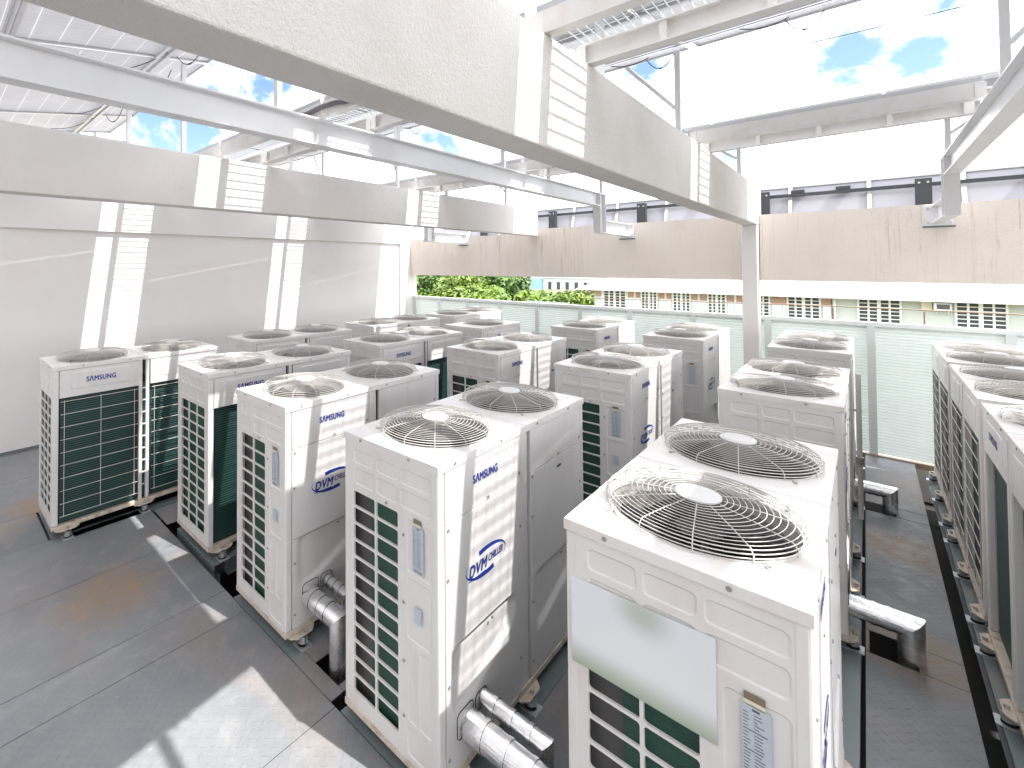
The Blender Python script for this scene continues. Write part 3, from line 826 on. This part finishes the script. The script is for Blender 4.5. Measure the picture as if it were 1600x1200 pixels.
xr = {c: PX[c]+D for c in PX}
pipe(xr['C']-.02, 2.14, .325, xr['C']+.27, .075, 'fat silver elbow pipe dropping into the square hole beside the left centre chiller', -.3)
pipe(xr['C']-.02, 2.30, .375, xr['C']+.20, .042, 'thin silver pipe beside the fat elbow pipe at the square deck hole', -.3)
pipe(xr['B']-.02, 2.165, .335, xr['B']+.42, .075, 'fat ribbed silver pipe at the bottom of the centre foreground chiller', -.3)
pipe(xr['B']-.02, 2.305, .385, xr['B']+.33, .045, 'thin ribbed silver pipe above the fat one on the centre foreground chiller', -.3)
pipe(xr['A']-.02, 5.10, .235, xr['A']+.22, .078, 'long silver pipe bending down into the walkway near the middle of the right aisle', -.3)
pipe(xr['A']-.02, 7.96, .215, xr['A']+.20, .07, 'silver pipe bending down at the far end of the right aisle below the fence', -.3)
pipe(xr['B']-.02, 5.08, .30, xr['B']+.22, .075, 'silver pipe hidden low behind the right foreground chiller', -.3)

m = MB(); m.tube([(-.075, 7.45, .02), (-.075, 7.45, 1.62)], .022, 10); rp = m.build('riser_pipe', 'paint')
tag(rp, 'thin white upright pipe along the side of the farthest chiller of the right aisle', 'pipe')
MB().cyl((-.075, 7.45), .034, .62, .70, 12).build('coupling', 'bolt', rp); MB().box(-.127, -.05, 7.44, 7.46, 1.2, 1.225).build('bracket', 'galv', rp)
# ------------------------------------------------------------------ support frames under the columns of chillers
def frame(c, y0, y1, label):
    x0, x1 = PX[c], PX[c]+D
    r = empty('support_frame', (x0+D/2, (y0+y1)/2, -.16)); cx, cy = x0+D/2, (y0+y1)/2
    def pt(mb, name):
        o = mb.build(name, 'rail', r); o.location = (-cx, -cy, .16); return o
    for xa, xb in ((x0-.05, x0+.085), (x1-.085, x1+.06)):
        m = MB(); m.box(xa, xb, y0+.15, y1, -.012, 0); m.box((xa+xb)/2-.006, (xa+xb)/2+.006, y0+.15, y1, -.15, -.012); m.box(xa, xb, y0+.15, y1, -.162, -.15)
        pt(m, 'long_rail')
    for ya in (y0, ):
        m = MB(); m.box(x0-.06, x1+.07, ya, ya+.147, -.012, 0.0005); m.box(x0-.06, x1+.07, ya, ya+.010, -.16, -.012)
        pt(m, 'cross_rail')
    for x in (x0+.02, x1-.08):
        for y in (y0+.05, (y0+y1)/2, y1-.15): pt(MB().box(x, x+.06, y, y+.06, -.62, -.163), 'leg')
    tag(r, label, 'support frame', 'steel frames carrying the chillers')


frame('E', .985, 9.7, 'blue grey steel frame under the chillers along the plaster wall')
frame('D', 2.0, 8.0, 'blue grey steel frame under the bare coil chiller, its corner in the open pit')
frame('C', 1.935, 9.6, 'blue grey steel frame under the row of the fat elbow pipe chiller')
frame('B', 1.935, 9.6, 'blue grey steel frame under the centre row of chillers')
frame('A', 1.935, 9.6, 'blue grey steel frame under the row with the frosted board')
frame('R', 3.86, 9.7, 'blue grey steel frame under the chillers along the right picture edge')

# ------------------------------------------------------------------ concrete: wall, beams, column
wl = MB()
wl.box(-9.45, -9.203, -6, 10.2, -.6, 4.3)
wl.box(-9.2029, -9.15, -6, 9.53, 3.455, 4.3); wl.box(-9.2029, -9.15, 9.53, 10.2, -.6, 4.3)
wo = wl.build('plaster_wall', 'wall'); tag(wo, 'tall pale plaster wall with a shallow recessed field along the left side', 'wall')
rw = tag(MB().box(-9.14, 9, -4.9, -4.6, -.6, 6.5).build('sky_block_wall', 'wall'), 'tall pale plaster wall added behind the viewpoint to block sky light', 'wall')  # unseen wall, added to keep sky light off the near chiller ends
sk = MB(); sk.box(-9.202, -9.186, -6, 9.5, 0.0005, .045); sk.build('grey_skirting', 'rail', wo)
def beam(name, x0, x1, y0, y1, z0, z1, m, label):
    return tag(MB().box(x0, x1, y0, y1, z0, z1).build(name, m, bevel=.01), label, 'beam', 'pale concrete roof beams')
beam('concrete_beam', -1.45, -1.235, -5, 10.20, 3.505, 4.15, 'stucco', 'large rough stucco beam crossing the upper middle from top left to the column')
beam('concrete_beam', -5.415, -5.2, -5, 9.93, 3.508, 4.10, 'stucco2', 'long stucco beam in front of the plaster wall on the left')
beam('concrete_beam', 2.62, 2.84, -5, 9.93, 3.508, 4.15, 'stucco', 'stucco beam outside the right edge of the picture')
tag(MB().box(-1.452, -1.24, 9.76, 10.06, -.6, 3.504).build('concrete_column', 'wall', bevel=.012), 'slim square concrete column carrying the large beam at the fence', 'column')
tag(MB().box(-9.148, -5.25, 9.95, 10.2, 2.575, 3.58).build('cross_wall_beam', 'stained'), 'left lower length of the rain stained beam above the fence', 'beam')
tag(MB().box(-5.247, -1.453, 9.95, 10.2, 2.575, 3.667).build('cross_wall_beam', 'stained'), 'middle length of the rain stained beam above the fence, left of the column', 'beam')
tag(MB().box(-1.23, 9, 9.95, 10.2, 2.575, 3.672).build('cross_wall_beam', 'stained'), 'right length of the rain stained beam above the fence, right of the column', 'beam')

# ------------------------------------------------------------------ white steel beams with bent legs
def steel(xc, label):
    r = empty('steel_beam', (xc, 3, 3.88)); off = (-xc, -3, -3.88)
    def pt(mb, n, m='steel'):
        o = mb.build(n, m, r); o.location = off
    b = MB(); b.ibeam('y', -5, 8.46, xc, 3.88, 4.112, .125, .014, .010); b.box(xc-.0625, xc+.0625, 8.461, 8.72, 4.098, 4.112)
    pt(b, 'beam')
    l = MB(); l.box(xc-.0625, xc+.0625, 8.461, 8.475, 3.41, 4.097); l.box(xc-.0625, xc+.0625, 8.706, 8.72, 3.425, 4.097); l.box(xc-.005, xc+.005, 8.4752, 8.7058, 3.425, 4.097)
    pt(l, 'leg')
    f = MB(); f.ibeam('y', 8.7202, 9.925, xc, 3.41, 3.65, .125, .014, .010); f.box(xc-.0625, xc+.0625, 8.4752, 8.7200, 3.41, 3.4245)
    pt(f, 'foot')
    p = MB(); p.box(xc-.13, xc+.13, 9.9252, 9.9495, 3.37, 3.66)
    pt(p, 'wall_plate')
    for dx in (-.1, .1):
        for z in (3.41, 3.61): pt(MB().tube([(xc+dx, 9.925, z), (xc+dx, 9.905, z)], .014, 6), 'bolt', 'bolt')
    gr = MB(); gr.box(xc-.15, xc+.15, 9.944, 9.9503, 3.345, 3.3698); pt(gr, 'grout', 'rail')
    tag(r, label, 'steel beam', 'white steel roof beams')


steel(.72, 'white steel beam at the upper right with its leg bolted to the stained beam right of the column')
steel(-3.31, 'white steel beam passing under the large stucco beam, leg bolted left of the column')
steel(-7.28, 'white steel beam behind the left stucco beam, mostly hidden, its foot near the wall corner')

# ------------------------------------------------------------------ walkways: cross beams and gratings
SPANS = [(-9.20, -7.30, 'by the plaster wall'), (-7.26, -5.31, 'just left of the left stucco beam'), (-5.29, -3.32, 'between left stucco beam and middle steel beam'),
         (-3.29, -1.35, 'between middle steel beam and the large stucco beam'), (-1.30, .68, 'right of the large stucco beam'), (.76, 2.7, 'right of the right steel beam')]
for (yn, yf, nm) in ((2.51, 3.09, 'near'), (5.95, 6.53, 'far')):
    for (xa, xb, where) in SPANS:
        for y, w_ in ((yn, 'front'), (yf, 'back')):
            r = empty('cross_beam', ((xa+xb)/2, y, 4.15)); cx = (xa+xb)/2
            b = MB()
            if w_ == 'front': b.box(xa, xb, y-.042, y-.034, 4.153, 4.285).box(xa, xb, y-.0339, y+.042, 4.153, 4.163).box(xa, xb, y-.0339, y+.042, 4.275, 4.285)
            else: b.ibeam('x', xa, xb, y, 4.153, 4.285, .085, .010, .008)
            o = b.build('beam', 'steel_rust', r); o.location = (-cx, -y, -4.15)
            for k in range(1, 4):
                x = xa+(xb-xa)*k/4
                for sg in ((-1, 1) if w_ == 'back' else ()):
                    o = MB().box(x-.02, x+.02, y+sg*.0045, y+sg*.036, 4.1635, 4.2745).build('stiffener', 'steel_rust', r); o.location = (-cx, -y, -4.15)
            for x in (xa+.02, xb-.02):
                o = MB().box(x-.03, x+.03, y-.049, y-.0424, 4.1635, 4.2745).build('end_plate', 'steel_rust', r); o.location = (-cx, -y, -4.15)
            tag(r, '%s white cross beam of the %s walkway, %s' % (w_, nm, where), 'cross beam', 'white cross beams of the roof walkways')
        gm = MB(); x = xa+.02
        while x < xb-.02:
            gm.box(x, x+.006, yn-.03, yf+.03, 4.3022, 4.312); x += .052
        y = yn+.0
        while y < yf:
            gm.box(xa+.01, xb-.01, y, y+.005, 4.3122, 4.317); y += .098
        for y in (yn-.042, yf+.0305): gm.box(xa+.01, xb-.01, y, y+.006, 4.2858, 4.3205)
        tag(gm.build('walkway_grating', 'galv'), 'galvanised grating of the %s walkway, %s' % (nm, where), 'grating', 'gratings of the roof walkways')

# ------------------------------------------------------------------ solar arrays overhead
TAN = math.tan(R(10))
def array(nm, yh, zh, xa, xb, seam, label, cables=()):
    r = empty('solar_array', ((xa+xb)/2, yh, zh)); off = (-(xa+xb)/2, -yh, -zh)
    zz = lambda y, d=0: zh-(yh-y)*TAN+d
    def pt(mb, n, m, bevel=0):
        o = mb.build(n, m, r, bevel); o.location = off; return o
    def slab(mb, x0, x1, y0, y1, d0, d1):
        mb.add([(x, y, zz(y, d)) for d in (d0, d1) for y in (y0, y1) for x in (x0, x1)], [(0, 2, 3, 1), (4, 5, 7, 6), (0, 1, 5, 4), (2, 6, 7, 3), (0, 4, 6, 2), (1, 3, 7, 5)])
    edges = []
    x = seam
    while x > xa: x -= 1.37
    while x < xb:
        edges.append((max(x+.0115, xa), min(x+1.3585, xb))); x += 1.37
    for (x0, x1) in edges:
        if x1-x0 < .2: continue
        for (y0, y1) in ((yh-1.85, yh), (yh-2.56, yh-1.852)):
            m = MB(); slab(m, x0+.01, x1-.01, y0+.01, y1-.01, -.006, .004); p = pt(m, 'solar_module', 'solar')
            f = MB()
            slab(f, x0, x1, y0, y0+.0095, -.030, .006); slab(f, x0, x1, y1-.0095, y1, -.030, .006)
            slab(f, x0, x0+.0095, y0+.0096, y1-.0096, -.030, .006); slab(f, x1-.0095, x1, y0+.0096, y1-.0096, -.030, .006)
            slab(f, x0+.0096, x0+.03, y0+.0096, y1-.0096, -.030, -.0285); slab(f, x1-.03, x1-.0096, y0+.0096, y1-.0096, -.030, -.0285)
            fo = f.build('module_frame', 'alu', p)
    for dy in (.50, .58, 1.80, 2.2):
        pu = MB(); slab(pu, xa-.05, xb+(.05 if nm != 1 else 0), yh-dy-.018, yh-dy+.018, -.071, -.031); pt(pu, 'purlin', 'alu')
    if nm == 1:
        pu = MB(); slab(pu, xb+.001, .86, yh-.70, yh-.63, -.071, -.031); pt(pu, 'purlin', 'alu')
    for x in (-9.1, -7.28, -5.3, -3.34, -1.31, .72, 2.72):
        if not xa-.8 < x < xb+.3: continue
        zb = 4.15 if abs(x+5.3) > .2 else 4.10
        if abs(x+7.28) < .1 or abs(x+3.34) < .1 or abs(x-.72) < .1: zb = 4.113
        if x < -9: zb = 4.3
        if nm == 1 and x > -1 or nm == 4 and x < 1: continue
        pt(MB().bar((x, yh-.28, zb), (x, yh-.28, zz(yh-.28, -.075)), .05, .05), 'post', 'steel'); pt(MB().bar((x, yh-2.3, zb), (x, yh-2.3, zz(yh-2.3, -.075)), .05, .05), 'post', 'steel')
        sg = 1 if abs(x-.72) < .1 else -1
        pt(MB().bar((x+.026*sg, yh-.28, zb+.30), (x+.55*sg, yh-.10, zz(yh-.10, -.05)), .035, .035), 'brace', 'steel')
    if nm == 1:
        s_ = MB(); s_.bar((-7.33, yh-.30, 4.60), (-7.33, yh-2.3, 4.60), .035, .05); pt(s_, 'strut', 'steel')
    for (x, y, wd, dp, sk_) in cables:
        cb = MB()
        pts = [(x+wd*(k/10-.5), y+sk_*(k/10-.5), zz(y+sk_*(k/10-.5), -.03)-dp*(1-(2*k/10-1)**2)) for k in range(11)]
        cb.tube(pts, [.0045]*4+[.0045, .010, .0045]+[.0045]*4 if dp > .1 else .0045, 6)
        pt(cb, 'cable', 'cable')
    tag(r, label, 'solar array', 'rows of solar panels above the roof')


rg = random.Random(5)
c1 = [(x, 2.0, .45, .14, .1) for x in (-5.0, -5.9, -6.9, -7.8)]+[(x, 1.62, .8, .06, .4) for x in (-5.5, -6.6, -7.6, -8.6)]
c2 = [(x, 5.66, .26, .13, .05) for x in (-.35, -1.52, -2.75, -3.3, -4.55, -5.05)]+[(x, 5.5, .35, .04, .1) for x in (-.62, -1.78, -3.6, -6)]
array(1, 2.33, 5.23, -9.3, -.31, -5.33, 'near row of solar panels seen from below at the upper left', c1)
array(2, 5.74, 5.146, -9.3, 6, -5.33, 'second row of solar panels, its far edge with hanging cables above the near walkway', c2)
array(3, 9.03, 4.93, -9.3, 6, -5.33, 'third row of solar panels hidden behind the far walkway')

array(4, 2.33, 5.23, .92, 8.4, -5.33, 'unseen solar panel row added beyond the right picture edge to shade the deck')  # added out of view to cut sunlight bouncing off the near deck
array(0, -1.08, 5.3, -9.3, 8.4, -5.33, 'unseen solar panel row added behind the viewpoint to shade the near deck end')  # added behind the camera to darken the faces turned towards it
# row of panels outside the building, seen from behind above the stained beam
r = empty('outer_solar_array', (0, 11, 3.2)); off = (0, -11, -3.2)
def pt(mb, n, m, p=r):
    o = mb.build(n, m, p)
    if p is r: o.location = off
    return o
za, zb_ = 3.30, 4.22; ya, yb = 10.85, 11.12
x = -8.8; k = 0
while x < 7:
    m = MB(); w_ = .985
    m.add([(xx, yy+d, z) for d in (0, .03) for (yy, z) in ((ya, za), (yb, zb_)) for xx in (x+.01, x+w_-.01)], [(0, 1, 3, 2), (4, 6, 7, 5), (0, 4, 5, 1), (2, 3, 7, 6), (0, 2, 6, 4), (1, 5, 7, 3)])
    p = pt(m, 'solar_module', 'solar_white')
    f = MB()
    for xx in (x+.012, x+w_-.012): f.bar((xx, ya-.016, za), (xx, yb-.016, zb_), .024, .03)
    f.bar((x, yb-.016, zb_+.012), (x+w_, yb-.016, zb_+.012), .03, .024)
    f.build('module_frame', 'alu', p)
    x += w_; k += 1
m = MB(); m.bar((-9, yb-.14, 4.065), (7, yb-.14, 4.065), .05, .055); pt(m, 'torque_tube', 'charcoal')
for x in (-7.25, -5.28, -3.30, -1.27, .64, 2.6):
    q = pt(MB().box(x-.085, x+.085, yb-.34, yb-.24, 2.6, 4.14), 'post', 'charcoal')
    for dx in (-.045, .045): MB().tube([(x+dx, yb-.341, 4.08), (x+dx, yb-.352, 4.08)], .016, 8).build('bolt', 'bolt', q)
for x in (-.82, -6.3, -4.3, -2.3, -.24, 1.7):
    pt(MB().box(x-.09, x+.09, yb-.13, yb-.05, 4.10, 4.155), 'clamp', 'charcoal'); pt(MB().box(x-.09, x+.09, yb-.30, yb-.2, 3.655, 3.68), 'clamp', 'charcoal')
tag(r, 'row of pale solar panels on a dark tube seen from behind above the stained beam', 'solar array', 'rows of solar panels above the roof')

# loose electrical items on the roof steel
m = MB(); pts = []
key = [(-4.32, 4.46), (-3.90, 4.315), (-3.72, 4.24), (-3.46, 4.205), (-3.27, 4.215), (-3.10, 4.21), (-2.89, 4.18), (-2.60, 4.15)]
for k in range(len(key)-1):
    for q in range(4):
        a = q/4; pts.append((key[k][0]+(key[k+1][0]-key[k][0])*a, 2.425, key[k][1]+(key[k+1][1]-key[k][1])*(a*a*(3-2*a))))
m.tube(pts, .024, 8)
tag(m.build('flexible_conduit', 'conduit'), 'dark flexible conduit snaking along the walkway edge at the upper left', 'conduit')
m = MB()
for k in range(5): m.tube([(-3.0+.02*k, 3.2+.10*math.cos(a), 4.40+.10*math.sin(a)) for a in [2*math.pi*i/20 for i in range(20)]], .011, 6, False, True)
co = m.build('cable_coil', 'cable'); tag(co, 'small coil of black cable hanging at the near walkway under the large stucco beam', 'cable')
m = MB(); m.tube([(-3.02, 3.2, 4.33), (-2.88, 3.2, 4.33)], .03, 10); m.build('clamp', 'bolt', co)
m = MB(); m.tube([(-1.3+3.9*k/10, 6.0+.0*k, 5.0-.06*(1-(2*k/10-1)**2)) for k in range(11)], .004, 5)
tag(m.build('overhead_wire', 'cable'), 'thin wire strung across the sky above the right opening', 'wire')

# ------------------------------------------------------------------ louvre fence
r = empty('louvre_fence', (-4, 10.15, 0)); off = (4, -10.15, 0)
def fp_(mb, n, m):
    o = mb.build(n, m, r); o.location = off; return o
posts = [-9.11, -8.22, -7.28, -6.31, -5.33, -4.33, -3.33, -2.24, -1.16, .045, 1.32, 2.6, 3.9]
for a in posts: fp_(MB().box(a-.045, a+.045, 10.09, 10.17, .02, 1.915), 'post', 'mint_post')
fp_(MB().box(-9.148, 5, 10.08, 10.18, 1.916, 1.975), 'top_rail', 'mint')
fp_(MB().box(-9.148, 5, 10.07, 10.19, -.06, .018), 'base_rail', 'fence_base')
for a, b in zip(posts, posts[1:]):
    m = MB(); z = .045
    while z < 1.89:
        x0, x1 = a+.046, b-.046
        pr_ = [(10.105, z), (10.102, z+.006), (10.148, z+.046), (10.152, z+.040)]
        vs = [(x, y, zz_) for x in (x0, x1) for y, zz_ in pr_]
        m.add(vs, [(0, 1, 2, 3), (7, 6, 5, 4)]+[(k, (k+1) % 4, 4+(k+1) % 4, 4+k) for k in range(4)]); z += .0435
    fp_(m, 'louvre_panel', 'mint')
tag(r, 'long pale mint louvre fence closing the far side of the roof', 'fence')

# ------------------------------------------------------------------ background: low building
def building():
    r = empty('low_building', (-2, 30, -4.2)); off = (2, -30, 4.2)
    def p(mb, n, m, par=None):
        o = mb.build(n, m, par or r)
        if par is None: o.location = off
        return o
    wallo = MB()
    wallo.box(-11.17, -1.05, 28.05, 36, -4.2, 1.42); wallo.box(-1.03, 22, 28.0, 36, -4.2, 1.42)
    p(wallo, 'wall', 'mintwall')
    ro = MB()
    x0, x1, yf, zf = -11.95, 23, 27.3, 1.44; th = .05; sl = .17
    ro.add([(x0, yf, zf), (x1, yf, zf), (x1-.2, 32, zf+sl*(32-yf)), (x0+.9, 32, zf+sl*(32-yf)), (x0, yf, zf-th), (x1, yf, zf-th), (x1-.2, 32, zf-th+sl*(32-yf)), (x0+.9, 32, zf-th+sl*(32-yf))],
           [(0, 1, 2, 3), (7, 6, 5, 4), (0, 4, 5, 1), (1, 5, 6, 2), (2, 6, 7, 3), (3, 7, 4, 0)])
    ro.add([(x0, 36.7, zf), (x1, 36.7, zf), (x1-.2, 32.002, zf+sl*4.7), (x0+.9, 32.002, zf+sl*4.7)], [(3, 2, 1, 0)])
    p(ro, 'roof', 'roof')
    for a, b in ((-11.1, -10.75), (-9.30, -9.02), (-8.92, -8.70), (-7.75, -7.5), (-7.42, -7.2), (-6.25, -6.02), (-5.9, -5.62), (-4.75, -4.5), (-4.4, -4.13), (-3.05, -2.72), (-2.68, -2.56), (-1.32, -1.06)):
        p(MB().box(a, b, 28.02, 28.049, 1.02, 1.40), 'brick_panel', 'brick')
        if a > -10: p(MB().box(a, b, 28.03, 28.049, .0, 1.005), 'spandrel', 'whitewall')
    for a in (-10.73, -9.36, -8.97, -7.46, -5.96, -4.45): p(MB().box(a-.02, a+.05, 28.0, 28.048, -.1, 1.41), 'mullion', 'wframe')
    wins = [(-10.62, -9.42, 4), (-8.62, -7.85, 4), (-7.10, -6.32, 4), (-5.55, -4.82, 4), (-4.05, -3.15, 4), (-2.50, -1.42, 4), (-.23, .97, 4), (2.39, 3.58, 4), (5.0, 6.2, 4), (8, 9.2, 4)]
    for (a, b, n) in wins:
        yy = 28.0 if a > -1 else 28.05
        f = MB(); wd = (b-a)/n
        for k in range(n+1):
            t = .055 if k == n//2 else .03
            f.box(a+wd*k-t, a+wd*k+t, yy-.07, yy-.002, -.1, 1.41)
        f.box(a-.05, b+.05, yy-.075, yy-.002, -.17, -.102)
        fo = p(f, 'window', 'wframe')
        for half in (range(0, n//2), range(n//2, n)):
            lv = MB(); z = -.05
            while z < 1.36:
                for k in half:
                    t0 = .055 if k == n//2 else .03; t1 = .055 if k+1 == n//2 else .03
                    lv.box(a+wd*k+t0, a+wd*(k+1)-t1, yy-.055, yy-.03, z, z+.032)
                z += .155
            p(lv, 'louvre_bank', 'wframe', fo)
        g_ = MB(); g_.box(a, b, yy-.024, yy-.012, -.1, 1.40); p(g_, 'pane', 'glass', fo)
    dp = MB(); dp.tube([(-.95, 27.95, 1.3), (-.95, 27.9, .9), (-1.0, 27.93, -4.1)], .04, 8); p(dp, 'downpipe', 'mint')
    tag(r, 'long low pale green building with white corrugated roof and louvre windows beyond the fence', 'building')


building()
ac = empty('air_conditioner', (2.02, 27.8, 1.2))
def pa(mb, n, m):
    o = mb.build(n, m, ac); o.location = (-2.02, -27.8, -1.2)
pa(MB().box(1.83, 2.26, 27.62, 27.99, 1.05, 1.32), 'body', 'wframe'); pa(MB().box(1.90, 2.22, 27.60, 27.618, 1.10, 1.28), 'grille', 'header')
pa(MB().box(1.52, 1.80, 27.9, 27.99, 1.02, 1.40), 'filler_board', 'label_cream')
pa(MB().bar((1.9, 27.65, 1.05), (1.9, 27.98, .85), .02, .02), 'bracket', 'wframe'); pa(MB().bar((2.2, 27.65, 1.05), (2.2, 27.98, .85), .02, .02), 'bracket', 'wframe')
tag(ac, 'boxy window air conditioner on the green wall between two windows', 'air conditioner')
cf = empty('conduit_rail', (-1, 14, 0)); 
m = MB(); m.tube([(-6, 14.0, 1.86), (-.5, 14, 1.935), (8, 14, 1.90)], .012, 6); o = m.build('rail', 'rustpipe', cf); o.location = (1, -14, 0)
for x in (-4.2, -2.0, -.5, .8, 2.6):
    o = MB().tube([(x, 14, -4.2), (x, 14, 1.9)], .014, 6).build('post', 'rustpipe', cf); o.location = (1, -14, 0)
tag(cf, 'thin rusty rail on posts between the fence and the green building', 'rail')
gf = empty('glass_balustrade', (-13, 26, -4.2))
for k in range(3): MB().box(-14.3+k*.85, -13.5+k*.85, 26, 26.02, -1.0, .70).build('pane', 'fglass', gf, 0, (13, -26, 4.2))
for k in range(4): MB().box(-14.35+k*.85, -14.31+k*.85, 25.98, 26.04, -4.2, .74).build('post', 'galv', gf, 0, (13, -26, 4.2))
tag(gf, 'pale green glass balustrade left of the green building', 'balustrade')

# far white and teal building
fb = empty('far_building', (-40, 84, -4.2)); off = (40, -84, 4.2)
def pf(mb, n, m):
    o = mb.build(n, m, fb); o.location = off
pf(MB().box(-41.0, -32.2, 80, 90, -4.2, .5), 'wall', 'whitewall'); pf(MB().box(-43.2, -41.02, 79.5, 90, -4.2, .3), 'glazed_end', 'tealglass')
pf(MB().box(-43.8, -32, 79.2, 91, .52, .9), 'roof', 'whitewall')
for k in range(5): pf(MB().box(-40+k*1.6, -39.4+k*1.6, 79.93, 79.99, -1.9, -.2), 'window', 'glass')
tag(fb, 'distant white building with a teal glazed end behind the trees', 'building')
structure(MB().add([(-60, 45, -4.1), (-12, 38, -4.1), (-8, 70, -1.6), (-24, 78, -1.2), (-60, 78, -1.8)], [(0, 1, 2, 3, 4)]).build('grass_bank', 'ground'))


# ------------------------------------------------------------------ trees and shrubs
def foliage(mb, blobs, n, size, rng):
    for _ in range(n):
        (cx, cy, cz, r, rz) = rng.choice(blobs)
        while True:
            d = Vector((rng.uniform(-1, 1), rng.uniform(-1, 1), rng.uniform(-1, 1)))
            if .3 < d.length < 1: break
        d = d.normalized()*(d.length**.4)
        p = Vector((cx+d.x*r, cy+d.y*r, cz+d.z*rz))
        s = size*rng.uniform(.6, 1.4)
        nrm = (d+Vector((rng.gauss(0, .5), rng.gauss(0, .5), rng.gauss(.35, .5)))).normalized()
        a = nrm.cross(Vector((rng.gauss(0, 1), rng.gauss(0, 1), rng.gauss(0, 1)))).normalized(); b = nrm.cross(a)
        mb.add([p-a*s, p-b*s*.45, p+a*s, p+b*s*.45], [(0, 1, 2, 3)])


def tree(x, y, top, rad, m, label, seed, name='tree', n=3800, zb=-4.2, group='trees beyond the fence'):
    rng = random.Random(seed); r = empty(name, (x, y, zb))
    blobs = []
    H = top-zb
    for k in range(16):
        a = rng.uniform(0, 6.28); q = rng.uniform(.1, 1)
        rr = rad*rng.uniform(.26, .42)
        z = H-rr*.7-rng.uniform(0, .5)*rad*(.4+q)
        blobs.append((rad*.75*q*math.cos(a), rad*.75*q*math.sin(a), z, rr, rr*.75))
    f = MB(); foliage(f, blobs, n, .20, rng); f.build('crown', m, r)
    t = MB(); t.tube([(0, 0, 0), (.1, 0, H*.3), (0, .1, H*.6)], [.26, .2, .13], 10)
    for k in range(6):
        b_ = blobs[k]; t.tube([(0, .05, H*(.3+.05*k)), (b_[0]*.6, b_[1]*.6, b_[2]-.4), (b_[0], b_[1], b_[2])], [.11, .07, .03], 6)
    t.build('trunk', 'bark', r)
    tag(r, label, 'tree' if name == 'tree' else 'shrub', group)


tree(-27.5, 30.5, 2.9, 3.6, 'leaf2', 'dark green tree at the far left of the gap, next to the wall corner', 11)
tree(-25.2, 28.0, .75, 2.2, 'leaf', 'low light green round tree beside the wall corner', 12)
tree(-22.0, 30.0, 2.55, 3.1, 'leaf', 'bright green tree filling the middle of the gap above the fence', 13)
tree(-19.9, 32.5, 2.5, 2.8, 'leaf2', 'dark green tree right of the bright one', 14)
tree(-19.0, 29.5, 1.35, 2.2, 'leaf', 'yellow green bushy tree in front, at the right of the clump', 15)
tree(-16.0, 30.0, 1.15, 2.0, 'leaf', 'green tree ending the clump beside the grass bank', 16)
tree(-25.5, 36, 3.4, 4.2, 'leaf2', 'tall dark tree behind the clump', 17)
tree(-25.3, 55, -.15, 2.4, 'leaf3', 'olive shrub on the grass bank in front of the distant white building', 18, 'shrub', 1600, -2.6)
tree(-21.3, 52, .35, 2.4, 'leaf3', 'larger olive shrub left of the white corrugated roof', 19, 'shrub', 1600, -2.6)
tree(-23.2, 47, -.55, 1.8, 'leaf', 'small green shrub low on the grass bank', 20, 'shrub', 1300, -3.2)
tree(-21.6, 43, .45, 2.6, 'leaf', 'green bush on the bank just right of the tree clump', 22, 'shrub', 2000, -3.4)
tree(-17.2, 40, .55, 2.3, 'leaf', 'yellow green bush left of the corner of the white corrugated roof', 23, 'shrub', 1800, -3.6)
tree(5.6, 38, 2.35, 2.2, 'leaf3', 'tree tip showing over the roof at the right picture edge', 21)
